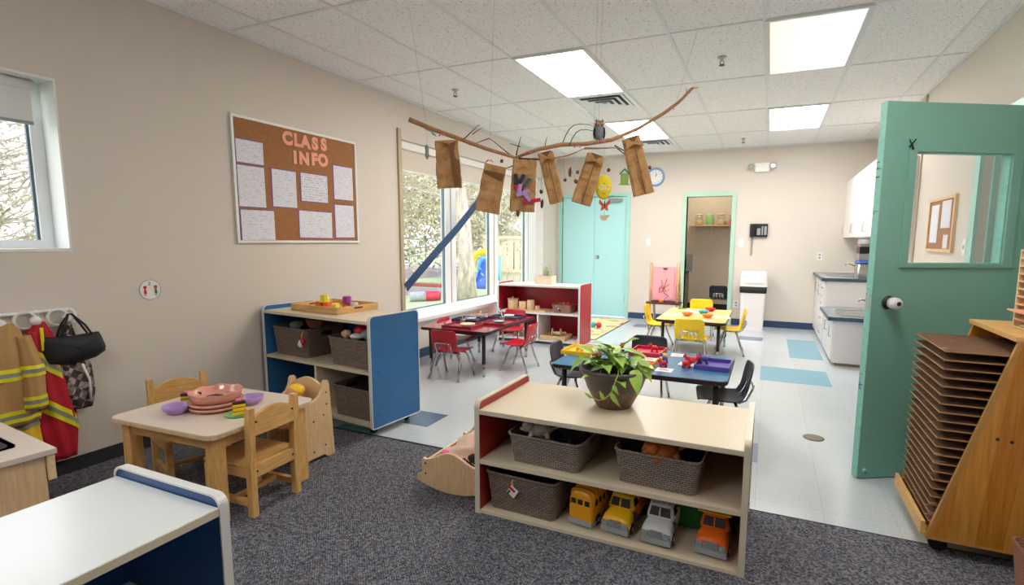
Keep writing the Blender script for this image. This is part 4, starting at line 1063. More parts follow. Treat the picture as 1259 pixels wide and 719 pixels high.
tray('yellow tray at the left end of the blue table', (-1.285, 3.725, TZ), -.03, .235, .27, 'c_yellow')
tray('red tray at the far side of the blue table', (-.81, 3.90, TZ), -.03, .235, .27, 'c_magenta')
tray('orange tray in the middle of the blue table behind the plant', (-.76, 3.43, TZ), -.02, .17, .19, 'c_orange')
tray('purple tray at the right end of the blue table', (-.31, 3.665, TZ), -.02, .225, .27, 'c_purple')
def counter_animal(lab, x, y, m, s=1, rz=0, z=TZ, grp='toy animal counters on the blue table'):
    t = thing('toy_animal', lab, 'toy animal', (x, y, z), rz, grp)
    mb = MB(); s *= .9
    mb.blob((0, 0, .032 * s), (.030 * s, .02 * s, .020 * s), 2, .1)
    mb.blob((-.030 * s, 0, .050 * s), (.016 * s, .014 * s, .015 * s), 2, .1)
    for a in (-.017, .018):
        for b in (-.011, .011): mb.tube([(a * s, b * s, .03 * s), (a * s * 1.1, b * s * 1.2, 0)], .007 * s, 6)
    mb.build('animal_body', m, t)
    MB().blob((-.028 * s, -.010 * s, .066 * s), (.005 * s, .004 * s, .006 * s), 1).blob((-.028 * s, .010 * s, .066 * s), (.005 * s, .004 * s, .006 * s), 1).build('ears', m, t)
    MB().tube([(.028 * s, 0, .035 * s), (.04 * s, 0, .045 * s)], .003 * s, 5).build('tail', m, t)
A_ = counter_animal
A_('round yellow toy animal inside the yellow tray', -1.30, 3.72, 'c_yellow', 1.1, 0, .4565)
A_('dark blue toy animal right of the yellow tray', -1.10, 3.78, 'c_purple', 1.0, 1.2)
A_('red toy animal right of the yellow tray, beside the dark blue one', -1.065, 3.83, 'c_red', .9, .3)
A_('orange red toy animal above the leaves of the plant', -1.02, 3.91, 'c_red', 1.1, 2.0)
A_('red toy animal close to the front right corner of the yellow tray', -1.125, 3.585, 'c_red', 1.0, .5)
A_('pale yellow toy animal behind the plant leaves', -1.05, 3.69, 'yarn', .9, 1.7)
A_('red toy animal inside the red tray', -.77, 3.94, 'c_red', 1.1, .2, .4565)
A_('yellow toy animal before the left end of the red tray', -.835, 3.71, 'c_yellow', 1.0, 1.2)
A_('dark red toy animal between two yellow ones, behind the orange tray', -.785, 3.58, 'c_magenta', .9, .9)
A_('yellow toy animal at the corner of the orange tray', -.665, 3.59, 'c_yellow', .9, 2.2)
A_('crimson toy animal right of the orange tray', -.62, 3.50, 'c_magenta', 1.0, .4)
A_('purple toy animal before the red tray corner', -.645, 3.66, 'c_purple', 1.0, -.5)
A_('yellow toy animal at the right corner of the red tray', -.66, 3.76, 'c_yellow', .9, .1)
A_('crimson toy animal on a white card left of the purple tray', -.485, 3.72, 'c_magenta', 1.0, .6)
A_('orange red toy animal standing behind two red ones, left of the purple tray', -.44, 3.68, 'c_red', 1.15, 2.7)
A_('red toy animal nearest the viewer, left of the purple tray', -.475, 3.55, 'c_red', 1.1, 2.9)
A_('purple toy animal inside the purple tray', -.38, 3.70, 'c_purple', 1.2, .3, .4565)
for x, y, rz, lab in ((-.60, 3.425, -.02, 'white picture card nearest the front edge of the blue table'), (-.585, 3.92, .05, 'white picture card near the far edge of the blue table'), (-.485, 3.66, -.05, 'white picture card under two red animals by the purple tray'), (-.76, 3.70, 0, 'white picture card before the red tray'), (-.99, 3.60, 0, 'white picture card partly behind the plant leaves')):
    t = thing('picture_card', lab, 'card', (x, y, TZ), rz, 'picture cards on the blue table')
    MB().span((-.055, -.05, 0), (.055, .05, .0015)).build('card_sheet', 'c_white', t)
    mb = MB()
    for k in range(3): mb.blob((-.022 + k * .02, -.005 + .006 * (k % 2), .0017), (.014, .012, .0006), 2)
    mb.build('printed_animal', 'rust', t)

gt = 'trays on the red table'
def bowl(name, lab, loc, r, h, m, cat='bowl', group=None, inner=None):
    t = thing(name, lab, cat, loc, 0, group)
    MB().lathe([(r * .5, 0), (r * .56, .004), (r * .85, h * .5), (r, h), (r - .003, h + .001), (r * .80, h * .5), (r * .5, .008), (.001, .008)], seg=28, cap=False).build('bowl_body', m, t)
    if inner: MB().lathe([(r * .52, .0085), (r * .8, h * .5), (r * .82, h * .58), (.002, h * .66)], seg=20).build('bowl_contents', inner, t)
    return t
def cup_of(name, lab, loc, m, inner, group=None, tall=.06, r=.025):
    t = thing(name, lab, 'cup', loc, 0, group)
    MB().lathe([(r * .8, 0), (r, tall), (r - .002, tall), (r * .78, .003), (.001, .003)], seg=16, cap=False).build('cup_body', m, t)
    MB().lathe([(r * .76, .004), (r * .8, tall * .45), (.002, tall * .5)], seg=14).build('cup_contents', inner, t)
    for k, mm in enumerate((inner, 'c_yellow')): MB().tube([(0, 0, .01), (.012 * (-1) ** k, .006, tall * 1.5)], [.003, .006], 6).build('brush', mm, t)
tray('dark red tray at the near left of the red table, holding a beige bowl', (-2.745, 4.345, TZ), .03, .33, .25, 'tray_red', gt, .022)
tray('dark red tray at the near right of the red table', (-2.50, 4.685, TZ), .02, .27, .34, 'tray_red', gt, .022)
tray('navy tray on the window side of the red table', (-2.90, 4.74, TZ), .02, .30, .26, 'tray_darkblue', gt, .022)
tray('navy tray at the far end of the red table', (-2.62, 5.06, TZ), .02, .34, .26, 'tray_darkblue', gt, .022)
bowl('bowl', 'beige bowl in the near left tray on the red table', (-2.66, 4.30, TZ + .0065), .075, .035, 'fencewood', inner='c_white')
bowl('bowl', 'clear shallow bowl in the near right tray on the red table', (-2.52, 4.68, TZ + .0065), .07, .03, 'clearcup', inner='c_white')
bowl('bowl', 'pale blue bowl in the far tray on the red table', (-2.58, 5.03, TZ + .0065), .06, .03, 'c_white', inner='clock_blue')
bowl('bowl', 'clear bowl on the navy tray by the window side of the red table', (-2.86, 4.70, TZ + .0065), .065, .04, 'clearcup', inner='c_white')
gcup = 'brush cups on the red table'
cup_of('brush_cup', 'clear cup with green brush on the window side tray of the red table', (-2.80, 4.80, TZ + .0065), 'clearcup', 'c_green', gcup)
cup_of('brush_cup', 'clear cup with orange topped brush and blue paint on the red table', (-2.72, 5.08, TZ + .0065), 'clearcup', 'c_blue', gcup)
cup_of('brush_cup', 'clear cup with dark blue brush behind the beige bowl', (-2.78, 4.41, TZ + .0065), 'clearcup', 'tray_darkblue', gcup)
cup_of('brush_cup', 'clear cup with dark brush at the right tray of the red table', (-2.54, 4.80, TZ + .0065), 'clearcup', 'tray_darkblue', gcup, .05)
# yellow table
for x, y, m, lab in ((-.83, 6.10, 'c_orange', 'orange bowl at the near left on the yellow table'), (-.68, 6.36, 'c_teal', 'turquoise bowl in the middle of the yellow table'), (-.63, 6.62, 'c_red', 'red bowl at the far side of the yellow table'), (-.60, 6.04, 'c_orange', 'orange bowl in front of the turquoise one')):
    bowl('bowl', lab, (x, y, TZ), .065, .04, m, group='coloured bowls on the yellow table', inner='c_white')
for x, y, rz, w_, lab in ((-.98, 6.12, .15, .12, 'white paper sheet at the left edge of the yellow table'), (-.79, 6.46, -.1, .13, 'sheet covered with scraps near the middle of the yellow table'), (-.47, 6.14, .2, .10, 'white paper sheet at the right edge of the yellow table'), (-.58, 5.82, -.1, .06, 'small scrap of paper at the near edge of the yellow table')):
    t = thing('paper_sheet', lab, 'paper', (x, y, TZ), rz, 'paper on the yellow table')
    MB().span((-w_, -w_ * .8, 0), (w_, w_ * .8, .0012)).build('sheet', 'c_white', t)
    mb = MB(); r2 = random.Random(int(x * -1000))
    for k in range(9): mb.box((r2.uniform(-w_, w_) * .8, r2.uniform(-.6, .6) * w_, .002), (.02, .014, .0012), rz=r2.uniform(0, 3))
    mb.build('glued_scraps', r2.choice(['rust', 'c_teal', 'c_grey']), t)
t = thing('marker_pen', 'green marker pen at the far left of the yellow table', 'pen', (-.98, 6.70, TZ + .007), .6)
MB().tube([(-.05, 0, 0), (.03, 0, 0)], .007, 8).build('pen_barrel', 'c_green', t); MB().tube([(.03, 0, 0), (.06, 0, 0)], .0075, 8).build('pen_cap', 'c_green', t)

# ------------------------------------------------------------------ red shelf contents
def canister(lab, x, r, h, lid=False):
    t = thing('wooden_canister', lab, 'canister', (x, 6.03, .4195), 0, 'wooden canisters on the red shelf board')
    MB().lathe([(r * .96, 0), (r, .004), (r, h - .004), (r * .97, h)], seg=24).build('canister_body', 'maple_light', t)
    if lid:
        MB().lathe([(r * 1.08, h), (r * 1.1, h + .004), (r * 1.1, h + .012), (r * 1.02, h + .014)], seg=24).build('lid', 'maple', t)
        MB().lathe([(.006, h + .014), (.012, h + .022), (.011, h + .032), (.004, h + .036)], seg=14).build('lid_knob', 'maple', t)
    else: MB().lathe([(r * .97, h), (r * 1.0, h + .003), (r * .9, h + .006)], seg=24).build('lid', 'maple_light', t)
t = thing('serving_board', 'flat wooden board under the four canisters', 'board', (-2.82, 6.04, .4005))
MB().span((-.30, -.09, 0), (.28, .10, .018), bev=.004).build('board_plank', 'maple', t)
canister('tallest wooden canister with a knobbed lid, at the left', -3.035, .068, .115, True)
canister('mid sized wooden canister second from the left', -2.895, .050, .09)
canister('taller narrow wooden canister third from the left', -2.78, .050, .112)
canister('smallest wooden canister at the right end of the row', -2.685, .030, .042)
def wbasket(t, w, d, h, m):
    k = .85
    MB().loft([rrect(w * k, d * k, .03, 0), rrect(w, d, .035, h), rrect(w + .008, d + .008, .037, h), rrect(w + .008, d + .008, .037, h + .006), rrect(w - .01, d - .01, .03, h + .006), rrect(w * k - .01, d * k - .01, .025, .008)], smooth=False).build('basket_body', m, t)
t = thing('wicker_basket', 'pink wicker basket of trinkets on the upper board of the red shelf', 'basket', (-2.33, 6.06, .4005))
wbasket(t, .27, .2, .10, 'wicker_pink')
single(MB().blob((0, 0, .0), .03, 2), 'toy_apple', 'c_red', 'dark red ball poking out of the pink wicker basket', 'toy', (-2.26, 6.06, .515)); single(MB().blob((0, 0, 0), .025, 2), 'toy_apple', 'rust', 'small brown ball at the middle of the pink wicker basket', 'toy', (-2.33, 6.05, .51))
t = thing('bead_garland', 'string of yellow and blue beads hanging on the front of the pink wicker basket', 'beads', (-2.36, 5.945, .45))
for k, mm in enumerate(('c_yellow', 'c_blue', 'c_white', 'c_blue', 'black')): MB().blob((-.03 + k * .012, -.004, .04 - k * .014), .012, 1).build('bead', mm, t)
t = tray('open wooden tray on the bottom board at the right of the red shelf', (-2.43, 6.05, .0605), .0, .34, .26, 'maple_light', h=.055)
t = thing('wooden_spool', 'large wooden spool lying in the tray of the red shelf', 'spool', (-2.42, 6.04, .135), .25)
RY = Matrix.Rotation(PI / 2, 4, 'Y')
for x in (-.055, .05): MB().lathe([(.056, -.008), (.06, 0), (.056, .008)], mtx=RY, c=(x, 0, 0), seg=24).build('spool_flange', 'maple', t)
MB().lathe([(.02, -.055), (.02, .09)], mtx=RY, seg=16).build('spool_core', 'c_white', t)
MB().lathe([(.02, .055), (.02, .12)], mtx=RY, seg=16).build('spool_peg', 'maple_light', t)
t = thing('shell_basket', 'low basket of shells on the bottom left board of the red shelf', 'basket', (-2.90, 6.05, .0605))
wbasket(t, .24, .2, .09, 'wicker_pink')
for k in range(7): single(MB().blob((0, 0, 0), (.03, .024, .02), 2, .3, k), 'sea_shell', ('c_white', 'maple', 'c_yellow')[k % 3], ['white shell at the left of the low shell basket', 'tan shell beside the leftmost white one', 'yellow shell in the middle of the shell basket', 'white shell on the right of the yellow one', 'tan shell at the right rim of the shell basket', 'yellow shell at the back left of the shell basket', 'white shell at the back right of the shell basket'][k], 'shell', (-2.985 + (k % 5) * .042, 6.02 + (k // 5) * .06, .155), k * .7, 'shells in the low basket')
t = thing('planter_box', 'small wooden planter of green seedlings on the red shelf top', 'planter', (-2.62, 6.14, .7425))
for a, b in (((-.115, -.08, 0), (.115, -.07, .11)), ((-.115, .07, 0), (.115, .08, .11)), ((-.115, -.07, 0), (-.105, .07, .11)), ((.105, -.07, 0), (.115, .07, .11))): MB().span(a, b, bev=.002).build('box_side', 'fencewood', t)
MB().span((-.105, -.07, .0), (.105, .07, .09)).build('soil', 'soil', t)
mb = MB(); ls = MB(); rnd = random.Random(3)
for k in range(12):
    x = rnd.uniform(-.08, .09); y = rnd.uniform(-.05, .05); h = rnd.uniform(.06, .17)
    e = Vector((x + rnd.uniform(-.04, .04), y + rnd.uniform(-.03, .03), .09 + h)); mb.tube([(x, y, .09), e], .002, 4)
    for j in range(4):
        p = Vector((x, y, .09)).lerp(e, .4 + j * .2); a = rnd.uniform(0, 6.28); leaf(ls, p, (math.cos(a), math.sin(a), .3), (0, 0, 1), .035, .022)
mb.build('stems', 'stem', t); ls.build('foliage', 'leaf', t)

# play rug and toys beyond red shelf
t = thing('play_rug', 'beige road-pattern play rug behind the red shelf, before the teal doors', 'rug', (-2.40, 7.42, 0))
MB().loft([rrect(.69, 1.86, .02, .0014), rrect(.69, 1.86, .02, .008)], smooth=False).build('rug_pile', 'rug', t)
MB().loft([rrect(.72, 1.89, .02, .0012), rrect(.72, 1.89, .02, .006)], smooth=False).build('rug_border', 'brownwood', t)
for x, m, lab in ((-2.36, 'c_teal', 'blue toy ball on the play rug'), (-2.27, 'c_red', 'red toy ball on the play rug')):
    single(MB().blob((0, 0, 0), .045, 2), 'toy_ball', m, lab, 'ball', (x, 7.35, .053))

# ------------------------------------------------------------------ blue shelf contents
def bl(x, y, z):   # a spot on the blue shelf, in the room
    a = -.104; return (-3.455 + x * math.cos(a) - y * math.sin(a), 2.69 + x * math.sin(a) + y * math.cos(a), z)
gb = 'brown baskets in the blue shelf'
basket('brown woven basket at the upper left of the blue shelf, with a toy tag', bl(.235, .225, .4375), -.104, .40, .36, .215, 'basket_dark', gb)
basket('brown woven basket at the upper right of the blue shelf, heaped with toys', bl(.885, .20, .4375), -.104, .41, .34, .20, 'basket_dark', gb)
basket('brown woven basket on the bottom board at the right of the blue shelf', bl(.905, .20, .0855), -.104, .40, .34, .215, 'basket_dark', gb)
def toyblob(name, lab, loc, s, m, amp=.15, cat='toy'): single(MB().blob((0, 0, 0), s, 3, amp), name, m, lab, cat, loc)
toyblob('toy_pot', 'red toy pot on top of the upper right basket', bl(.86, .18, .665), (.055, .05, .045), 'c_red')
toyblob('toy_egg', 'tan toy egg at the front of the upper right basket', bl(.80, .10, .65), (.035, .03, .03), 'maple')
toyblob('toy_plate', 'white toy dish at the front of the upper right basket', bl(.90, .10, .642), (.05, .04, .022), 'c_white', 0)
toyblob('toy_cloth', 'grey green cloth bundle at the right of the upper right basket', bl(.97, .17, .655), (.07, .06, .045), 'c_grey', .4)
toyblob('toy_tomato', 'small red toy at the left of the upper right basket', bl(.75, .13, .645), (.03, .03, .025), 'rust')
t = thing('small_wicker_basket', 'small round wicker basket on top of the upper left basket', 'basket', bl(.32, .22, .64), .1)
MB().lathe([(.05, 0), (.075, .06), (.07, .06), (.045, .006)], seg=20, cap=False).build('basket_body', 'wicker_pink', t); MB().tube([(-.07, 0, .055), (-.04, 0, .085), (0, 0, .095), (.04, 0, .085), (.07, 0, .055)], .006, 6).build('basket_handle', 'brownwood', t)
toyblob('toy_jug', 'pale grey toy poking out of the upper left basket', bl(.12, .2, .64), (.05, .05, .035), 'c_grey')
t = thing('toy_tag', 'small red and white toy hanging from the upper left basket', 'toy', bl(.41, .035, .57), -.1)
MB().tube([(0, .01, .07), (.0, -.004, .05), (0, -.006, .01)], .003, 5).build('hanging_string', 'c_yellow', t); MB().box((-.012, -.008, -.02), (.04, .02, .045), .008, ry=.5).build('white_piece', 'c_white', t); MB().blob((.012, -.008, .0), (.02, .012, .028), 2).build('red_piece', 'c_magenta', t)
toyblob('toy_ball', 'red toy ball on the bottom left board of the blue shelf', bl(.20, .12, .14), (.05, .05, .05), 'c_magenta', 0, 'ball')
t = tray('open wooden tray of coloured cups on top of the blue shelf', (-2.98, 2.94, .7725), -.09, .50, .38, 'pine', h=.05, slots=True, floor='maple')
tx, ty = -2.94, 2.90
for x, y, z, m, lab, up_ in ((-.12, .0, .0, 'cl_orange', 'orange jelly cup at the left, under the yellow one', 0), (-.075, .005, .05, 'cl_yellow', 'yellow jelly cup stacked on the orange cups', 0), (-.035, -.01, 0, 'cl_orange', 'second orange jelly cup, right of the first one', 0), (.075, -.04, .0, 'cl_yellow', 'yellow jelly cup at the front right of the wooden tray', 0), (.10, .05, .045, 'cl_purple', 'purple jelly cup at the back right of the wooden tray', 0), (.155, .06, .0, 'cl_clear', 'clear jelly cup behind the purple one', 0), (.095, .055, .0, 'cl_orange', 'orange jelly cup beneath the purple one', 0)):
    t = thing('jelly_cup', lab, 'cup', (tx + x - .03, ty + y, .779 + z), 0, 'coloured cups in the wooden tray')
    loops = []
    for r, zz in ((.033, 0), (.036, .004), (.034, .01), (.029, .048), (.024, .054)):
        loops.append([Vector((r * (1 + .06 * math.cos(8 * a * PI / 16)) * math.cos(a * PI / 16), r * (1 + .06 * math.cos(8 * a * PI / 16)) * math.sin(a * PI / 16), zz)) for a in range(32)])
    MB().loft(loops).build('cup_body', m, t); MB().lathe([(.037, 0), (.038, .003), (.036, .005)], seg=24).build('cup_rim', m, t)

# ------------------------------------------------------------------ play table corner
t = thing('play_table', 'small white-topped wooden toddler table by the coats', 'table', (-2.535, 1.69, 0), .05)
w, d, h = .70, .60, .445
MB().loft([rrect(w, d, .05, h - .022), rrect(w, d, .05, h - .006)], smooth=False).build('edge_band', 'maple', t)
MB().loft([rrect(w + .002, d + .002, .05, h - .006), rrect(w, d, .05, h)], smooth=False).build('tabletop', mat('pink_white_laminate', '#d9cabb', .3), t)
for a, b in (((-w / 2 + .05, -d / 2 + .045, h - .085), (w / 2 - .05, -d / 2 + .065, h - .022)), ((-w / 2 + .05, d / 2 - .065, h - .085), (w / 2 - .05, d / 2 - .045, h - .022)), ((-w / 2 + .045, -d / 2 + .05, h - .085), (-w / 2 + .065, d / 2 - .05, h - .022)), ((w / 2 - .065, -d / 2 + .05, h - .085), (w / 2 - .045, d / 2 - .05, h - .022))): MB().span(a, b, bev=.002).build('apron', 'pine', t)
for sx in (-1, 1):
    for sy in (-1, 1): MB().box((sx * (w / 2 - .065), sy * (d / 2 - .065), (h - .022) / 2 + .001), (.058, .058, h - .024), .004).build('leg', 'pinev', t)
def wood_chair(lab, loc, rz):   # faces +y locally
    t = thing('wooden_chair', lab, 'chair', loc, rz, 'wooden toddler chairs at the play table')
    for s in (-1, 1):
        MB().prism([(-.145, 0), (-.112, 0), (-.112, .27), (-.125, .53), (-.155, .53), (-.145, .27)], s * .128 - .015, s * .128 + .015, axis='x').build('rear_post', 'pinev', t)
        MB().span((s * .128 - .015, .125, 0), (s * .128 + .015, .158, .235), bev=.002).build('leg', 'pinev', t)
        MB().span((s * .128 - .012, -.11, .055), (s * .128 + .012, .125, .085), bev=.002).build('side_stretcher', 'pine', t)
        MB().span((s * .128 - .013, -.11, .195), (s * .128 + .013, .125, .24), bev=.002).build('side_rail', 'pine', t)
    MB().span((-.115, -.01, .06), (.115, .012, .082), bev=.002).build('cross_stretcher', 'pine', t)
    MB().span((-.115, -.14, .19), (.115, -.115, .25), bev=.002).build('rear_rail', 'pine', t)
    MB().span((-.142, -.112, .24), (.142, .165, .258), bev=.005).build('seat', 'pine', t)
    pts = [(-.115, .395), (.115, .395), (.115, .475)] + [(x, .475 + .04 * (1 - (x / .115) ** 2)) for x in (.085, .05, .02, -.02, -.05, -.085)] + [(-.115, .475)]
    MB().prism(pts, -.150, -.130, axis='y').build('backrest', 'pine', t)
    mb = MB()
    for s in (-1, 1):
        for z_ in (.22, .46): mb.lathe([(.006, 0), (.005, .002)], mtx=RX, c=(s * .105, -.15 if z_ > .3 else -.14, z_), seg=8)
    mb.build('screw_caps', 'darkmetal', t)
    return t
ch = wood_chair('honey coloured wooden toddler chair in front, its back to the room', (-2.285, 1.69, 0), PI / 2 + .06)
dup(ch, (-2.90, 1.76, 0), -PI / 2 - .30, 'honey coloured wooden toddler chair by the wall, behind the play table')
PT = .4452
gpl = 'lilac bowls on the play table'
bowl('play_bowl', 'lilac plastic bowl at the left of the rose dishes', (-2.625, 1.545, PT), .062, .042, 'c_lilac', group=gpl)
bowl('play_bowl', 'lilac plastic bowl at the right behind the cake', (-2.43, 1.80, PT), .062, .042, 'c_lilac', group=gpl)
t = thing('rose_dish', 'bottom rose coloured dish of the stack', 'dish', (-2.53, 1.685, PT), 0, 'stacked rose dishes on the play table')
MB().lathe([(.085, 0), (.118, .010), (.126, .022), (.118, .024), (.09, .008), (.001, .008)], seg=36, cap=False, sx=1.0).build('dish_body', 'rose', t)
t = thing('rose_dish', 'middle rose coloured dish of the stack', 'dish', (-2.53, 1.685, PT + .021), 0, 'stacked rose dishes on the play table')
MB().lathe([(.085, 0), (.118, .010), (.126, .022), (.118, .024), (.09, .008), (.001, .008)], seg=36, cap=False, sx=1.0).build('dish_body', 'rose', t)
t = thing('rose_dish', 'deep scalloped rose dish on top of the stack, showing a painted pattern', 'dish', (-2.53, 1.685, PT + .042), 0, 'stacked rose dishes on the play table')
L = []
for r, z_, k in ((.08, 0, 0), (.118, .008, .0), (.122, .03, .0), (.127, .042, .006), (.132, .050, .012), (.128, .050, .012), (.120, .04, .006), (.115, .03, 0), (.10, .012, 0), (.02, .010, 0)):
    L.append([Vector((.92 * r * (1 + k * math.cos(8 * a * PI / 24)) * math.cos(a * PI / 24), .92 * r * (1 + k * math.cos(8 * a * PI / 24)) * math.sin(a * PI / 24), z_ + .003 * (k > 0) * math.cos(8 * a * PI / 24))) for a in range(48)])
MB().loft(L, cap=True).build('dish_body', 'rose', t)
MB().lathe([(.095, .0125), (.092, .0135), (.001, .014)], seg=30, sx=1.0, cap=False).build('painted_pattern', 'rose_in', t)
MB().tube([(-.045, -.02, .018), (-.02, .012, .019), (.02, .018, .019), (.05, -.008, .018)], [.003, .007, .007, .003], 6).build('painted_ring', 'brownwood', t)
def cake(lab, loc, rz, plab):
    t = thing('toy_plate', plab, 'plate', loc, 0, 'green plates on the play table')
    MB().lathe([(.045, 0), (.062, .006), (.064, .009), (.045, .005), (.001, .004)], seg=28, cap=False).build('plate_body', 'c_ltgreen', t)
    t = thing('toy_cake_slice', lab, 'toy cake', (loc[0], loc[1], loc[2] + .0095), rz, 'toy cake slices on the play table')
    tri = [(-.04, -.028), (.045, 0), (-.04, .028)]
    for k, (z0_, z1_, mm) in enumerate(((0, .016, 'c_yellow'), (.016, .02, 'c_choc'), (.02, .036, 'c_yellow'), (.036, .04, 'c_choc'), (.04, .052, 'c_yellow'), (.052, .066, 'c_choc'))): MB().prism(tri, z0_, z1_, axis='z').build('cake_layer', mm, t)
    MB().blob((-.015, 0, .068), (.018, .014, .007), 2).build('icing', 'c_pink', t)
cake('toy chocolate cake slice behind the rose dishes, near the wall chair', (-2.66, 1.645, PT), .6, 'pale green toy plate under the cake slice near the wall chair')
cake('toy chocolate cake slice at the right front of the rose dishes', (-2.335, 1.66, PT), 2.6, 'pale green toy plate under the cake slice by the front chair')

# doll high chair
t = thing('doll_high_chair', 'pale maple doll high chair beside the play table', 'doll chair', (-2.36, 2.03, 0))
side = [(0, 0), (.03, 0), (.055, .03), (.17, .03), (.205, 0), (.25, 0), (.225, .455)] + [(.215, .47), (.195, .472), (.182, .46)] + [(.175, .425), (.155, .39), (.12, .372), (.075, .365), (.055, .375), (.045, .375)]
for x0 in (-.018, -.285): MB().prism(side, x0, x0 + .018, axis='x').build('side_panel', 'maple', t)
MB().prism([(-.267, .03), (-.018, .03), (-.018, .43)] + [(-.018 - .249 * k / 8, .43 + .05 * math.sin(PI * k / 8)) for k in range(1, 8)] + [(-.267, .43)], .19, .205, axis='y').build('back_panel', 'maple', t)
MB().span((-.267, .05, .20), (-.018, .19, .215)).build('seat', 'maple', t)
MB().loft([rrect(.31, .13, .03, .366, cx=-.143, cy=.03), rrect(.31, .13, .03, .384, cx=-.143, cy=.03)], smooth=False).build('feeding_tray', 'maple_light', t)
mb = MB()
for y_, z_ in ((.20, .40), (.20, .33), (.175, .27), (.10, .25), (.18, .085), (.095, .07)): mb.lathe([(.006, 0), (.005, .0015)], mtx=RY, c=(0.0, y_, z_), seg=8)
mb.build('screw_caps', 'darkmetal', t)
def doll(lab, loc, rz, skin, hair, cloth, sitting=True, s=1):
    t = thing('baby_doll', lab, 'doll', loc, rz)
    mb = MB(); mb.blob((0, 0, .07 * s), (.042 * s, .035 * s, .06 * s), 3).blob((0, 0, .165 * s), (.045 * s, .047 * s, .05 * s), 3)
    mb.blob((0, -.047 * s, .158 * s), (.008 * s, .007 * s, .006 * s), 1)
    for k in (-1, 1):
        mb.tube([(k * .035 * s, 0, .11 * s), (k * .06 * s, -.03 * s, .08 * s), (k * .055 * s, -.065 * s, .075 * s)], [.014 * s, .012 * s, .010 * s], 8).blob((k * .055 * s, -.072 * s, .075 * s), .012 * s, 2)
        mb.tube([(k * .02 * s, 0, .03 * s), (k * .035 * s, -.06 * s, .03 * s), (k * .035 * s, -.10 * s, .015 * s)], [.02 * s, .016 * s, .012 * s], 8).blob((k * .035 * s, -.11 * s, .02 * s), (.012 * s, .02 * s, .011 * s), 2)
        mb.blob((k * .045 * s, 0, .16 * s), (.007 * s, .01 * s, .012 * s), 1)
    mb.build('doll_body', skin, t)
    MB().blob((0, .012 * s, .186 * s), (.045 * s, .043 * s, .036 * s), 3, .1).build('hair', hair, t)
    MB().blob((0, 0, .07 * s), (.046 * s, .039 * s, .055 * s), 3).build('clothing', cloth, t)
    MB().blob((-.016 * s, -.044 * s, .17 * s), .005 * s, 1).blob((.016 * s, -.044 * s, .17 * s), .005 * s, 1).build('eyes', 'black', t)
    return t
doll('baby doll with a yellow headband sitting in the maple high chair', (-2.505, 2.13, .216), -.1, 'skin', 'c_yellow', 'c_white', s=1.08)

# cradle
t = thing('doll_cradle', 'pale maple rocking doll cradle on the carpet edge', 'cradle', (-1.432, 2.13, 0))
def cradle_end(hi):
    p = [(-.205, .045)]
    for k in range(0, 13): x = -.19 + k * .38 / 12; p.append((x, .0075 + .035 * (x / .19) ** 2))
    p += [(.205, .05), (.205, .075), (.172, .095), (.165, .165), (.16, .172)]
    for k in range(0, 11): x = .15 - k * .3 / 10; p.append((x, .165 + hi * (.5 + .5 * math.cos(PI * x / .16))))
    return p + [(-.165, .172), (-.172, .165), (-.172, .095), (-.205, .075)]
MB().prism(cradle_end(.055), 0, .018, axis='y').build('end_panel', 'maple', t)
MB().prism(cradle_end(.16), .40, .418, axis='y').build('headboard', 'maple', t)
for s in (-1, 1): MB().span((s * .158 - .006, .018, .07), (s * .158 + .006, .40, .155), bev=.004).build('side_rail', 'maple_light', t)
MB().span((-.152, .018, .07), (.152, .40, .082)).build('cradle_floor', 'maple', t)
mb = MB()
for s in (-1, 1):
    for z_ in (.09, .145): mb.lathe([(.006, 0), (.005, .0015)], mtx=RX, c=(s * .15, 0, z_), seg=8)
mb.build('screw_caps', 'darkmetal', t)
t = thing('cradle_blanket', 'sheer pinkish blanket heaped over the cradle', 'blanket', (-1.432, 2.13, .0825))
mb = MB(); n_ = 16; G = []
for i in range(n_ + 1):
    row = []
    for j in range(n_ + 1):
        x = -.14 + .28 * i / n_; y = .03 + .355 * j / n_
        z_ = .055 + .05 * mnoise.noise(Vector((x * 14, y * 14, 2))) + .055 * math.sin(PI * i / n_) + (j / n_) * .03
        row.append(mb.bm.verts.new((x, y, max(.012, z_))))
    G.append(row)
for i in range(n_):
    for j in range(n_): f = mb.bm.faces.new((G[i][j], G[i + 1][j], G[i + 1][j + 1], G[i][j + 1])); f.smooth = True
mb.build('blanket_cloth', 'tulle', t, solid=.004)
d_ = doll('brown-skinned baby doll lying in the cradle under the blanket', (-1.35, 2.34, .135), 0, 'skin_dark', 'fur_dark', 'skin', s=.85); d_.rotation_euler = (1.35, 0, .15)
d_ = doll('baby doll with tan skin and pink clothes in the cradle', (-1.47, 2.36, .13), 0, 'skin', 'c_pink', 'c_pink', s=.85); d_.rotation_euler = (1.4, 0, -.2)

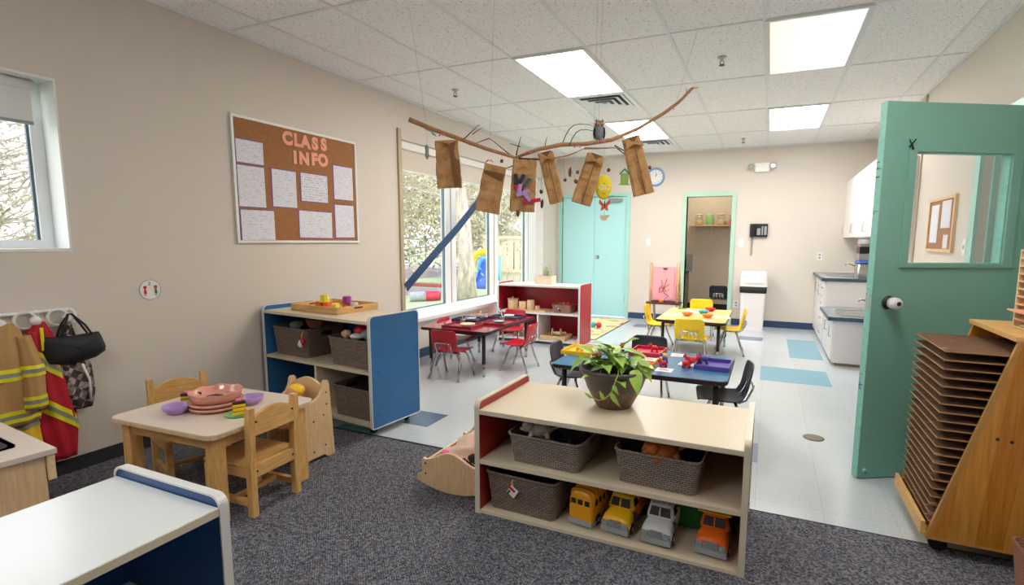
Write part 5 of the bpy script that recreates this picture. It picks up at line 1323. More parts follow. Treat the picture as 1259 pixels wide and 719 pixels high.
# ------------------------------------------------------------------ play sink
t = thing('play_sink', 'maple play kitchen sink with black basin at the left edge', 'play kitchen', (-2.46, 1.005, 0), -.09)
w, d, h = .60, .80, .50
mb = MB()
for a, b, c, e in wall_cells(-w, 0, -d, 0, [(-w + .12, -.14, -.52, -.075)]): mb.span((a, c, h - .02), (b, e, h))
mb.build('worktop', mat('cream_worktop', '#d8cbc0', .3), t)
MB().span((-w, -d, h - .021), (.003, .003, h - .003)).build('top_edge', 'maple_light', t) if False else None
MB().span((-.012, -d + .02, .02), (-.03, -.035, h - .02)).span((-w + .02, -.045, .02), (-.03, -.028, h - .02)).span((-w + .02, -d + .02, .02), (-.03, -d + .04, h - .02)).build('side_panels', 'maple', t)
MB().span((-.02, -.03, h - .12), (-.004, -.006, h - .02), bev=.003).build('corner_post', 'maple_light', t)
lo = []
for s_, z_ in ((.0, .004), (.018, .004), (.022, -.01), (.04, -.09)): lo.append(rrect(w - .26 + .012 - s_ * 2 + .0, .445 + .012 - s_ * 2, .03, h + z_, cx=(-w + .12 - .14) / 2, cy=(-.52 - .075) / 2))
MB().loft(lo).build('basin', 'black', t)

# ------------------------------------------------------------------ coat rack and clothes
t = thing('coat_rack', 'white wall rack with rings and round knobs', 'coat rack', (XL, 1.2, .875))
for z_ in (-.04, .04): MB().tube([(.02, -.5, z_), (.02, .33, z_)], .0085, 8).build('rail', 'c_white', t)
for k in range(5):
    y_ = .30 - k * .135
    MB().tube([(.024, y_ - .02 + .043 * math.cos(a * PI / 10), .002 + .043 * math.sin(a * PI / 10)) for a in range(21)], .0065, 7).build('ring', 'c_white', t)
    kn = MB().tube([(0, y_ + .01, -.002), (.06, y_ + .01, -.002)], .009, 8).build('peg', 'c_white', t)
    MB().lathe([(.008, .03), (.02, .04), (.024, .055), (.02, .07), (.004, .076)], mtx=RY, c=(0, y_ + .01, -.002), seg=16).build('knob', 'c_white', kn)
MB().tube([(.02, .33 + .028 * math.sin(a * PI / 8) + .0, .04 * math.cos(a * PI / 8)) for a in range(9)], .0085, 8).build('rail', 'c_white', t)
for y_ in (-.3, .2): MB().span((0, y_ - .01, -.05), (.012, y_ + .01, .05)).build('wall_mount', 'c_white', t)

def drape(levels, n=48, folds=7, amp=.17, seed=0, off=0.0, zr=None):
    """closed loops of hanging cloth; levels = (z, y centre, x centre, half width y, half depth x)"""
    out = []
    zs = [l[0] for l in levels]
    steps = 22 if zr is None else 4
    za, zb_ = (zs[0], zs[-1]) if zr is None else zr
    for i in range(steps + 1):
        z_ = za + (zb_ - za) * i / steps
        for a, b in zip(levels, levels[1:]):
            if min(a[0], b[0]) - 1e-6 <= z_ <= max(a[0], b[0]) + 1e-6:
                f = (z_ - a[0]) / (b[0] - a[0]) if b[0] != a[0] else 0
                yc, xc, hy, hx = [a[k] + (b[k] - a[k]) * f for k in (1, 2, 3, 4)]; break
        l = []
        for k in range(n):
            th = 2 * PI * k / n
            m_ = 1 + amp * math.sin(folds * th + seed + z_ * 6) + amp * .6 * mnoise.noise(Vector((math.cos(th) * 1.5, math.sin(th) * 1.5, z_ * 7 + seed)))
            l.append(Vector((xc + (hx * m_ + off) * math.cos(th), yc + (hy * (1 + (m_ - 1) * .4) + off) * math.sin(th), z_)))
        out.append(l)
    return out
gco = 'dress-up clothes on the white rack'
# red coat
t = thing('firefighter_coat', 'long red dress-up coat with yellow reflective bands on the rack', 'coat', (XL, 0, 0), 0, gco)
lv_ = [(.865, 1.392, .05, .02, .015), (.80, 1.385, .05, .055, .03), (.70, 1.395, .055, .075, .04), (.5, 1.405, .055, .085, .045), (.3, 1.42, .055, .085, .045), (.12, 1.43, .05, .062, .035)]
MB().loft(drape(lv_, seed=1)).build('coat_body', 'red_coat', t)
for z_ in (.64, .395):
    for o_, m_, w_ in ((.004, 'reflect_y', .042), (.007, 'reflect_s', .014)):
        L = drape(lv_, seed=1, off=o_, zr=(z_ + w_, z_ - w_))
        for l in L:
            for p in l: p.z -= (p.y - 1.40) * .9
        MB().loft(L, cap=False).build('reflective_band', m_, t)
MB().loft(drape([(.82, 1.345, .075, .018, .02), (.6, 1.335, .085, .032, .03), (.42, 1.345, .085, .03, .03)], seed=3, amp=.06)).build('sleeve', 'red_coat', t)
L = drape([(.82, 1.345, .075, .018, .02), (.6, 1.335, .085, .032, .03), (.42, 1.345, .085, .03, .03)], seed=3, amp=.06, off=.004, zr=(.50, .44)); MB().loft(L, cap=False).build('cuff_band', 'reflect_y', t)
MB().span((.09, 1.372, .72), (.098, 1.386, .84), bev=.002).build('front_closure', 'reflect_y', t)
# tan coat
t = thing('firefighter_coat', 'tan dress-up firefighter coat with yellow bands at the left edge', 'coat', (XL, 0, 0), 0, gco)
lv_ = [(.875, 1.262, .06, .02, .015), (.84, 1.25, .06, .06, .035), (.75, 1.225, .075, .10, .05), (.6, 1.21, .08, .12, .055), (.45, 1.21, .08, .125, .055), (.37, 1.21, .08, .125, .05)]
MB().loft(drape(lv_, seed=2)).build('coat_body', 'tan_coat', t)
sl = [(.81, 1.305, .09, .03, .03), (.65, 1.318, .125, .042, .035), (.5, 1.31, .135, .042, .035), (.44, 1.305, .135, .04, .033)]
MB().loft(drape(sl, seed=4, amp=.07)).build('sleeve', 'tan_coat', t)
for a, lvx, sd, am, zr_ in ((0, sl, 4, .07, (.665, .61)), (1, sl, 4, .07, (.51, .455)), (2, lv_, 2, .12, (.66, .60)), (3, lv_, 2, .12, (.45, .39))):
    MB().loft(drape(lvx, seed=sd, amp=am, off=.004, zr=zr_), cap=False).build('reflective_band', 'reflect_y', t)
    q = (zr_[0] + zr_[1]) / 2; MB().loft(drape(lvx, seed=sd, amp=am, off=.007, zr=(q + .010, q - .010)), cap=False).build('silver_stripe', 'reflect_s', t)
# yellow trousers hanging under tan coat
t = thing('firefighter_trousers', 'yellow dress-up trousers hanging below the tan coat', 'trousers', (XL, 0, 0), 0, gco)
MB().loft(drape([(.86, 1.26, .025, .015, .012), (.6, 1.26, .022, .05, .016), (.4, 1.27, .05, .075, .03), (.28, 1.28, .07, .06, .04), (.20, 1.30, .07, .045, .035)], seed=5)).build('trouser_cloth', 'yel_coat', t)
MB().loft(drape([(.40, 1.27, .05, .075, .03), (.28, 1.28, .07, .06, .04)], seed=5, off=.005, zr=(.37, .34)), cap=False).build('reflective_band', 'reflect_s', t)
# plaid and black bag
t = thing('plaid_shirt', 'brown plaid shirt hanging below the black bag', 'shirt', (XL, 0, 0), 0, gco)
MB().loft(drape([(.865, 1.515, .025, .012, .012), (.70, 1.51, .032, .05, .022), (.6, 1.505, .055, .085, .04), (.45, 1.51, .06, .082, .045), (.37, 1.53, .055, .05, .035)], seed=7, folds=7)).build('shirt_cloth', 'plaid', t)
MB().tube([(.105, 1.53, .62), (.118, 1.55, .53), (.112, 1.55, .42)], .006, 6).build('white_drawstring', 'c_white', t)
t = thing('black_bag', 'black nylon handbag hung from the last knob of the rack', 'bag', (XL, 0, 0), 0, gco)
out_ = [(1.372, .70), (1.378, .765), (1.392, .786), (1.45, .779), (1.52, .775), (1.59, .779), (1.625, .782), (1.636, .762), (1.652, .70), (1.648, .672), (1.60, .645), (1.52, .632), (1.44, .634), (1.39, .648)]
L = []
for sc_, x_ in ((.25, .030), (.7, .034), (.93, .045), (1.0, .075), (.96, .105), (.75, .128), (.4, .140), (.15, .142)):
    L.append([Vector((x_ + .008 * mnoise.noise(Vector((a_ * 14, b_ * 14, x_ * 20))), 1.512 + (a_ - 1.512) * sc_, .71 + (b_ - .71) * (sc_ if sc_ < .95 else 1) + .006 * mnoise.noise(Vector((a_ * 20, x_ * 30, 1))))) for a_, b_ in out_])
MB().loft(L).build('bag_body', 'nylon', t)
for x_ in (.062, .105): MB().tube([(x_, 1.45, .775), (x_, 1.475, .84), (.07, 1.505, .892), (.07, 1.52, .892), (x_, 1.56, .83), (x_, 1.59, .77)], .0055, 7).build('bag_handle', 'nylon', t)

# wall sticker
t = thing('round_wall_sign', 'small round white picture sign with number 2 on the left wall', 'sign', (XL, 1.958, .983))
MB().lathe([(.062, 0), (.062, .003)], mtx=RY, seg=32).build('sign_disc', 'c_white', t)
MB().tube([(.0035, .0605 * math.cos(a * PI / 20), .0605 * math.sin(a * PI / 20)) for a in range(41)], .0018, 5).build('sign_ring', 'c_grey', t)
def text(body, name, m, size, parent=None, ext=.001, off=0, loc=(0, 0, 0), rot=(PI / 2, 0, PI / 2)):
    cu = bpy.data.curves.new(name, 'FONT'); cu.body = body; cu.size = size; cu.extrude = ext; cu.offset = off; cu.align_x = 'CENTER'; cu.align_y = 'CENTER'
    cu.materials.append(M[m]); tmp = bpy.data.objects.new('tmp_text', cu); COL.objects.link(tmp)
    me = bpy.data.meshes.new_from_object(tmp.evaluated_get(bpy.context.evaluated_depsgraph_get())); bpy.data.objects.remove(tmp)
    me.name = name; o = bpy.data.objects.new(name, me); COL.objects.link(o); o.location = loc; o.rotation_euler = rot
    if parent: o.parent = parent
    return o
text('2', 'number', 'c_blue', .03, t, loc=(.004, -.004, .036))
for s, mm in ((-1, 'c_red'), (1, 'c_green')):
    MB().blob((.004, s * .030, .016), (.0015, .011, .010), 2).build('child_head', 'c_red', t)
    MB().prism([(s * .030 - .009, -.022), (s * .030 + .009, -.022), (s * .030 + .004, .006), (s * .030 - .004, .006)], .0032, .0046, axis='x').span((.0032, s * .03 - .005, -.036), (.0046, s * .03 - .002, -.022)).span((.0032, s * .03 + .002, -.036), (.0046, s * .03 + .005, -.022)).build('child_figure', mm, t)

# ------------------------------------------------------------------ bulletin board
t = thing('bulletin_board', 'large white framed cork board headed CLASS INFO on the left wall', 'bulletin board', (XL, 0, 0))
MB().span((0, 2.565, 1.285), (.010, 3.735, 2.148)).build('cork_panel', 'cork', t)
for a, b in (((0, 2.55, 1.268), (.018, 3.75, 1.287)), ((0, 2.55, 2.146), (.018, 3.75, 2.165)), ((0, 2.55, 1.287), (.018, 2.569, 2.146)), ((0, 3.731, 1.287), (.018, 3.75, 2.146))): MB().span(a, b, bev=.002).build('board_frame', 'white', t)
gp = 'papers on the bulletin board'
for ya, yb, za, zb_, m_, lab in ((2.578, 2.80, 1.84, 2.00, 'paper_b', 'small landscape notice at the top left of the bulletin board'),
        (2.578, 2.80, 1.53, 1.82, 'paper_b', 'tall notice with a list, below the small one at the left of the board'),
        (2.585, 2.865, 1.29, 1.507, 'paper_c', 'large notice with small drawings at the lower left corner of the board'),
        (2.858, 3.083, 1.545, 1.825, 'paper_c', 'tall notice with columns, left of the double list sheet'),
        (3.125, 3.405, 1.605, 1.827, 'paper_a', 'landscape notice with two dark columns below the word INFO'),
        (3.473, 3.70, 1.645, 1.93, 'paper_b', 'tall notice at the upper right of the board'),
        (3.473, 3.70, 1.315, 1.597, 'paper_b', 'tall notice with boxes at the lower right corner of the board'),
        (3.092, 3.438, 1.31, 1.525, 'paper_c', 'landscape notice at the bottom centre of the board')):
    t = thing('notice_paper', lab, 'paper', (XL + .0105, (ya + yb) / 2, (za + zb_) / 2), 0, gp); hy, hz = (yb - ya) / 2, (zb_ - za) / 2
    MB().span((0, -hy - .007, -hz - .006), (.0008, hy - .003, hz + .006)).build('purple_backing', 'paper_purple', t)
    MB().box((.0018, 0, 0), (.001, 2 * hy - .006, 2 * hz), rx=random.uniform(-.012, .012)).build('printed_sheet', m_, t)
for ch_, y_, z_, lab in (('C', 3.017, 2.070, 'peach cut-out letter C'), ('L', 3.108, 2.070, 'peach cut-out letter L'), ('A', 3.188, 2.070, 'peach cut-out letter A'), ('S', 3.285, 2.072, 'first peach cut-out letter S, next to the A'), ('S', 3.377, 2.080, 'last peach cut-out letter S of the top word'),
                  ('I', 3.080, 1.935, 'peach cut-out letter I at the start of the lower word'), ('N', 3.168, 1.938, 'peach cut-out letter N'), ('F', 3.272, 1.945, 'peach cut-out letter F'), ('O', 3.362, 1.950, 'peach cut-out letter O at the end of the lower word')):
    o = text(ch_, 'cutout_letter', 'peach', .128, None, .002, .008, (XL + .014, y_, z_))
    o['label'] = lab + ' on the bulletin board'; o['category'] = 'letter'; o['group'] = 'peach letters on the bulletin board'

# ------------------------------------------------------------------ drying rack cabinet at the right
t = thing('paper_drying_cabinet', 'orange veneer cabinet with a slanted stack of brown drying boards at the right', 'drying rack', (0, 0, 0))
prof = [(.664, .075), (.985, .075), (1.27, .075), (1.27, .925), (.895, .925)]
MB().prism(prof, 2.52, 2.538, axis='y').build('side_panel', 'plank', t)
MB().prism(prof, 3.02, 3.038, axis='y').build('side_panel', 'plank', t)
MB().span((.88, 2.52, .925), (1.27, 3.04, .945), bev=.002).build('top_board', 'pine', t)
MB().span((.655, 2.53, .075), (1.27, 3.03, .095), bev=.002).span((.645, 2.535, .08), (.66, 3.035, .14)).build('base_board', 'pine', t)
MB().span((1.25, 2.538, .095), (1.268, 3.02, .925)).build('back_panel', 'masonite', t)
sl_ = MB(); e0 = Vector((.664, 2.519, .077)); e1 = Vector((.895, 2.519, .927))
sl_.loft([[e0 + Vector((-.004, 0, 0)), e0 + Vector((.012, 0, 0)), e1 + Vector((.012, 0, 0)), e1 + Vector((-.004, 0, 0))], [e0 + Vector((-.004, .02, 0)), e0 + Vector((.012, .02, 0)), e1 + Vector((.012, .02, 0)), e1 + Vector((-.004, .02, 0))]], smooth=False).build('slanted_edge', 'ply_edge', t)
sl_ = MB(); sl_.span((.66, 2.5185, .073), (1.27, 2.52, .083)).build('lower_edge', 'ply_edge', t)
mb = MB()
for x_, z_ in ((.86, .535), (.905, .53)): mb.lathe([(.007, 0), (.006, .001)], mtx=RX, c=(x_, 2.52, z_), seg=10)
mb.build('bolt_holes', 'darkmetal', t)
for x_, y_ in ((.72, 2.58), (.72, 2.98), (1.2, 2.58), (1.2, 2.98)):
    MB().lathe([(.030, -.012), (.034, -.006), (.034, .006), (.030, .012)], mtx=RX, c=(x_, y_, .035), seg=20).span((x_ - .02, y_ - .02, .045), (x_ + .02, y_ + .02, .075)).build('caster', 'rubber', t)
for k in range(21):
    z_ = .868 - k * .0362
    sh = MB().span((.672, 2.541, z_ - .005), (1.10, 3.017, z_), bev=0).build('drying_board', 'masonite_paint', t)
    MB().span((.6705, 2.541, z_ - .0052), (.672, 3.017, z_ + .0002)).span((.672, 2.5402, z_ - .0052), (1.10, 2.541, z_ + .0002)).build('board_edge', 'board_edge_m', sh)
t = thing('paper_sorter', 'small wooden sorter with many thin shelves of paper atop the drying cabinet', 'sorter', (1.09, 2.69, .9455))
for y_ in (-.125, .138): MB().span((-.12, y_ - .006, 0), (.13, y_ + .006, .33), bev=.002).build('side_panel', 'maple_light', t)
MB().span((.124, -.119, 0), (.13, .132, .33)).build('back_panel', 'maple', t)
for k in range(11): MB().span((-.12, -.119, .002 + k * .032), (.124, .132, .008 + k * .032)).build('thin_shelf', 'maple_light', t)
# open front faces the left: paper sheets
for k, m_ in ((0, 'c_white'), (1, 'kraft'), (2, 'peach'), (3, 'c_orange'), (4, 'c_magenta'), (5, 'c_purple'), (6, 'c_grey'), (7, 'c_purple'), (8, 'rust')):
    single(MB().span((-.10 if k != 2 else -.15, -.11, 0), (.10, .125, .012 if k % 2 else .006)), 'paper_stack', m_, ['white', 'brown', 'peach coloured', 'orange', 'crimson', 'purple', 'grey', 'dark purple', 'rust'][k] + ' paper in the sorter, ' + ['lowest shelf', 'second shelf up', 'third shelf up, sticking out', 'fourth shelf up', 'fifth shelf up', 'sixth shelf up', 'seventh shelf up', 'eighth shelf up', 'ninth shelf up'][k], 'paper', (1.09, 2.69, .9455 + .0085 + k * .032), 0, 'papers in the wooden sorter')
t = thing('wicker_hamper', 'corner of a pinkish woven hamper at the lower right', 'hamper', (1.02, 2.26, .007))
wbasket(t, .28, .24, .205, 'wicker_pink')
single(MB().lathe([(.065, 0), (.065, .003), (.055, .004)], seg=24), 'floor_drain', 'drain', 'round metal drain cover in the white floor', 'drain cover', (.335, 3.80, .0))

# ------------------------------------------------------------------ hanging branch and what hangs from it
t = thing('hanging_branch', 'long bare branch hung from the ceiling on strings', 'branch', (0, 0, 0))
B = [(-1.883, 2.454, 1.964), (-1.78, 2.515, 1.919), (-1.643, 2.601, 1.867), (-1.53, 2.699, 1.822), (-1.373, 2.761, 1.772), (-1.263, 2.816, 1.819), (-1.144, 2.894, 1.852), (-1.024, 2.981, 1.863), (-.894, 3.075, 1.893), (-.762, 3.187, 1.97), (-.643, 3.308, 2.07), (-.561, 3.388, 2.152), (-.491, 3.453, 2.243)]
MB().tube(B[:5], [.014, .013, .012, .011, .009], 9).build('limb', 'twig', t)
MB().tube(B[4:], [.008, .011, .013, .013, .012, .011, .010, .009, .006], 9).build('limb', 'twig', t)
def twig(a, b, c=None, r=.004, m='twig_dark'):
    a, b = Vector(a), Vector(b); n_ = 6; pts = []
    for i in range(n_ + 1):
        p = a.lerp(b, i / n_)
        if c: p += Vector(c) * math.sin(PI * i / n_)
        pts.append(p + Vector((mnoise.noise(p * 9), mnoise.noise(p * 9 + Vector((5, 0, 0))), mnoise.noise(p * 9 + Vector((0, 7, 0))))) * .008)
    MB().tube(pts, [r * (1 - .6 * i / n_) for i in range(n_ + 1)], 6).build('twig', m, t)
twig((-1.63, 2.60, 1.865), (-1.59, 2.72, 1.965)); twig((-1.59, 2.64, 1.90), (-1.55, 2.70, 1.94), r=.003)
twig((-1.38, 2.77, 1.775), (-1.52, 2.72, 1.88)); twig((-1.52, 2.72, 1.88), (-1.62, 2.66, 1.845), r=.003); twig((-1.38, 2.79, 1.79), (-1.36, 2.80, 1.90)); twig((-1.36, 2.80, 1.84), (-1.42, 2.78, 1.86), r=.003)
twig((-1.30, 2.82, 1.77), (-1.02, 2.95, 1.83), (0, 0, -.02), .007, 'twig'); twig((-1.36, 2.77, 1.77), (-1.20, 2.84, 1.765), r=.006); twig((-1.30, 2.80, 1.77), (-1.46, 2.74, 1.70), r=.005)
twig((-1.02, 2.95, 1.83), (-.84, 3.06, 1.845), (0, 0, .0), .007, 'twig'); twig((-.86, 3.06, 1.845), (-.80, 3.10, 1.80), r=.004); twig((-.88, 3.08, 1.86), (-.72, 3.17, 1.79), r=.004)
twig((-1.14, 2.89, 1.85), (-.98, 3.05, 1.97), (-.03, 0, .06), .003); twig((-1.10, 2.90, 1.85), (-.95, 3.05, 1.93), (-.03, 0, .05), .003)
twig((-.70, 3.25, 2.02), (-.50, 3.42, 2.235), (.02, 0, -.01), .006, 'twig'); twig((-.52, 3.43, 2.21), (-.53, 3.43, 2.25), r=.003, m='twig'); twig((-.50, 3.44, 2.24), (-.46, 3.47, 2.245), r=.004, m='twig')
twig((-1.22, 2.84, 1.84), (-1.215, 2.86, 1.90), r=.003)
for a, b in (((-1.80, 2.50, 1.93), (-2.03, 2.655, H)), ((-.58, 3.37, 2.13), (-.518, 3.79, H)), ((-1.51, 2.70, 1.82), (-1.50, 2.75, H)), ((-.985, 3.01, 1.87), (-.98, 3.03, H)), ((-.965, 3.03, 1.87), (-.955, 3.05, H))):
    MB().tube([a, b], .0009, 5).build('suspension_string', 'string', t)
def bag(lab, c, w, h, tilt, yaw, depth=.05, fold=0, seed=0, spread=1.1):
    """kraft bag centred at c, hung from its top edge; tilt in its own plane, yaw about z"""
    t = thing('paper_bag', lab, 'paper bag', c, 0, 'brown paper bags hung from the branch')
    t.rotation_euler = (0, tilt, yaw)
    NZ, NX = 14, 20; L = []
    for i in range(NZ + 1):
        v = i / NZ; z_ = (v - .5) * h
        dd = depth * (1 - .75 * v ** 2.2)
        ww = w * (1 + (spread - 1) * (1 - v))
        l = []
        for p in rrect(ww, max(dd, .006), min(dd, .02) * .3 + .001, z_, n=1):
            l.append(p)
        # denser ring
        ring = []
        for a_, b_ in zip(l, l[1:] + l[:1]):
            for s in range(3): ring.append(a_.lerp(b_, s / 3))
        for p in ring:
            n1 = mnoise.noise(Vector((p.x * 22 + seed, p.y * 22, p.z * 14))); n2 = mnoise.noise(Vector((p.x * 9, p.y * 9 + seed, p.z * 30)))
            p.y += .014 * n1 + .010 * n2; p.x += .005 * n2
            if i in (0, 1) and fold != 2: p.z += .006 * n1
        L.append(ring)
    MB().loft(L, cap=True, smooth=False).build('bag_body', 'kraft', t)
    # gusset crease and folded flap on the side turned to the room
    if fold == 1:
        MB().prism([(-w * .5, h * .36), (w * .5, h * .36), (w * .5, h * .50), (-w * .5, h * .50)], -depth * .28 - .006, -depth * .28, axis='y').build('folded_top', 'kraft', t)
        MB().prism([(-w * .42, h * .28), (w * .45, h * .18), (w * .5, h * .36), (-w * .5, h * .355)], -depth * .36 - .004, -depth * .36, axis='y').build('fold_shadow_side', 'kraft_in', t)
    if fold == 2:
        MB().loft([[Vector((-w * .5, -.006, h * .5)), Vector((w * .5, -.006, h * .5)), Vector((w * .12, -depth * .5 - .012, h * .40))], [Vector((-w * .5, -.002, h * .505)), Vector((w * .5, -.002, h * .505)), Vector((w * .12, -depth * .5 - .008, h * .405))]], smooth=False).build('folded_top', 'kraft', t)
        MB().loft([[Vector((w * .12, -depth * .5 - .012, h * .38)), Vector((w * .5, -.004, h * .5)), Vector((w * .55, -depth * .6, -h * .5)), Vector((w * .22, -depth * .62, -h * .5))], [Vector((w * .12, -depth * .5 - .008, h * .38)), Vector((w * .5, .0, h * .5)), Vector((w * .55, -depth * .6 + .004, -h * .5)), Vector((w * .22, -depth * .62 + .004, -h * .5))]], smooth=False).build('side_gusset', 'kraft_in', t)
    if fold == 3:
        y_ = -depth * .5 - .012
        MB().prism([(-w * .5, h * .30), (0, h * .37), (w * .5, h * .30), (w * .35, h * .50), (-w * .35, h * .50)], y_ - .002, y_ + .006, axis='y').build('folded_bottom', 'kraft', t)
        MB().prism([(-w * .01, -h * .5), (w * .04, -h * .5), (w * .03, h * .3), (-w * .01, h * .3)], y_ - .003, y_ + .002, axis='y').build('centre_seam', 'kraft_in', t)
        MB().prism([(-w * .34, h * .5), (w * .34, h * .5), (0, h * .40)], y_ - .004, y_ + .000, axis='y').build('fold_triangle', 'kraft_in', t)
    return t
YW = .46
bag('paper bag at the left end of the branch, seen edge folded', (-1.697, 2.555, 1.725), .125, .262, -.06, YW, fold=2, seed=1)
bag('plain paper bag with folded top, second from the left', (-1.467, 2.64, 1.588), .122, .262, .20, YW, fold=1, seed=2)
b3 = bag('paper bag decorated with felt strips, third from the left', (-1.322, 2.76, 1.612), .135, .29, .06, YW, seed=3)
bag('narrow paper bag fourth from the left, tapering and tilted', (-1.178, 2.83, 1.658), .088, .29, -.24, YW, fold=3, seed=4, spread=.95)
bag('paper bag tilted to the left, fifth along the branch above the teal doors', (-.998, 2.965, 1.655), .105, .29, .30, YW, fold=3, seed=5)
bag('tallest paper bag, at the right end of the branch', (-.752, 3.14, 1.742), .108, .34, -.26, YW, fold=3, seed=6, depth=.06)
for k, (x, z_, rr, m_, L_) in enumerate(((-.045, .03, -.15, 'tray_darkblue', .062), (-.012, .035, .45, 'tray_darkblue', .055), (.02, .015, .5, 'counter_edge', .06), (-.03, -.03, -.5, 'c_magenta', .06), (.0, -.045, 1.2, 'c_lilac', .08), (.02, -.06, -.7, 'c_lilac', .07), (.055, -.085, 1.35, 'c_magenta', .10), (-.02, -.02, .2, 'c_lilac', .05))):
    MB().box((x, -.034 - .002 * (k % 3), z_), (.022, .006, L_), .003, ry=rr).build('felt_strip', m_, b3)
t = thing('owl_ornament', 'small grey owl ornament perched on the branch', 'ornament', (-.957, 3.03, 1.885), .42)
MB().blob((0, 0, .045), (.030, .026, .048), 3, .15).build('body', 'owl', t)
MB().blob((0, 0, .092), (.028, .025, .024), 3, .1).blob((-.018, 0, .112), (.007, .006, .010), 2).blob((.018, 0, .112), (.007, .006, .010), 2).build('head', 'owl', t)
for s in (-1, 1):
    MB().blob((s * .011, -.023, .093), (.008, .004, .008), 2).build('eye', 'c_orange', t); MB().blob((s * .028, .004, .045), (.008, .022, .036), 2).build('wing', 'fur_dark', t)
MB().lathe([(.005, 0), (.0005, .012)], mtx=RX, c=(0, -.022, .084), seg=8).build('beak', 'c_yellow', t)
def hang(t, z_top, z_bot, x=0, y=0): MB().tube([(x, y, z_bot), (x, y, z_top)], .0012, 4).build('hanging_string', 'string', t)
t = thing('yellow_face_ornament', 'round yellow yarn face hanging on a string before the teal doors', 'ornament', (-.923, 3.03, 1.615), YW)
MB().blob((0, 0, 0), (.048, .018, .072), 3, .12).build('yarn_disc', 'yarn', t); hang(t, .23, .07)
for s in (-1, 1): MB().tube([(s * .02 + .013 * math.cos(a * PI / 6), -.018, -.005 + .014 * math.sin(a * PI / 6)) for a in range(13)], .003, 5).build('paper_ring', 'c_white', t)
MB().blob((0, -.019, .022), (.007, .004, .007), 1).tube([(-.012, -.018, -.035), (0, -.018, -.04), (.012, -.018, -.035)], .002, 5).build('face_marks', 'c_ltgreen', t)
t = thing('paper_butterfly', 'orange paper butterfly hanging under the yellow face', 'ornament', (-.913, 3.02, 1.51), YW)
for s in (-1, 1): MB().prism([(0, .0), (s * .03, .035), (s * .034, .01), (s * .018, -.006), (s * .022, -.034), (s * .006, -.028)], -.002, .002, axis='y').build('wing', 'butterfly', t)
MB().blob((0, 0, 0), (.004, .004, .028), 2).build('body', 'brownwood', t); hang(t, .05, .0)
t = thing('paper_bird', 'small cream paper bird, lowest on the string under the butterfly', 'ornament', (-.909, 3.01, 1.44), YW)
MB().prism([(-.03, .0), (-.015, -.022), (.008, -.022), (.02, -.004), (.03, .002), (.03, .012), (.014, .012), (-.005, .008), (-.02, .014)], -.0015, .0015, axis='y').build('bird_shape', 'fencewood', t); hang(t, .05, .008)
t = thing('birdhouse_ornament', 'small green birdhouse cut-out hanging left of the last bag', 'ornament', (-.817, 3.10, 1.68), YW)
MB().prism([(-.024, -.045), (.024, -.045), (.024, .02), (-.024, .02)], -.003, .003, axis='y').build('house_front', 'birdgreen', t)
MB().prism([(-.032, .018), (0, .05), (.032, .018), (.028, .012), (0, .038), (-.028, .012)], -.005, .005, axis='y').build('roof', 'c_green', t)
MB().span((-.034, -.006, -.05), (.034, .006, -.044)).build('floor_strip', 'birdgreen', t); hang(t, .16, .04)
for k, (x, y, z_, s, lab) in enumerate(((-1.469, 2.773, 1.76, .016, 'small round cone above the second bag'), (-1.10, 2.931, 1.70, .03, 'long cone hanging right of the fourth bag'), (-1.06, 2.947, 1.70, .018, 'round cone right of the long one'), (-1.065, 2.935, 1.645, .02, 'round cone low, left of the fifth bag'), (-1.258, 2.87, 1.586, .018, 'cone between third and fourth bags'), (-.898, 3.04, 1.715, .017, 'cone hanging right of the fifth bag'), (-1.25, 2.866, 1.515, .028, 'long cone hanging low right of the decorated bag'), (-1.13, 2.93, 1.655, .016, 'cone against the right side of the fourth bag'), (-1.345, 2.735, 1.455, .022, 'cone hanging at the foot of the decorated bag'), (-.69, 3.20, 1.74, .017, 'cone at the right side of the last bag'))):
    t = thing('pine_cone', lab, 'pine cone', (x, y, z_), k, 'cones hanging from the branch')
    mb = MB(); mb.blob((0, 0, 0), (.010 if s > .02 else s * .62, .010 if s > .02 else s * .62, s * (.95 if s > .02 else .7)), 2, .4)
    mb.build('cone_body', 'cone', t); hang(t, 1.80 - z_ if z_ < 1.75 else .04, s)
t = thing('clear_ornament', 'small clear trinket hanging at the left end of the branch', 'ornament', (-1.80, 2.50, 1.80), 0)
MB().lathe([(.004, -.05), (.012, -.03), (.010, 0), (.013, .02), (.004, .03)], seg=10).build('trinket', 'c_grey', t); hang(t, .12, .03)
MB().tube([(-.01, 0, .12), (.03, .01, .10), (.05, .02, .075), (.03, .01, .09)], .005, 6).build('ribbon', 'c_grey', t)
for k, (x, y, z_, lab) in enumerate(((-1.72, 2.55, 1.885, 'at the left bag'), (-1.48, 2.66, 1.745, 'on top of the second bag'), (-1.30, 2.79, 1.80, 'above the decorated bag'), (-1.06, 2.955, 1.845, 'near the middle of the branch'), (-.93, 3.03, 1.875, 'below the owl'), (-.60, 3.345, 2.105, 'near the right end of the branch'))):
    single(MB().tube([(-.02, 0, -.008), (-.006, 0, .006), (0, 0, -.004), (.006, 0, .006), (.02, 0, -.008)], .004, 6), 'pink_ribbon', 'c_pink', 'pink ribbon tied ' + lab, 'ribbon', (x, y - .014, z_), YW, 'pink ribbons on the branch')

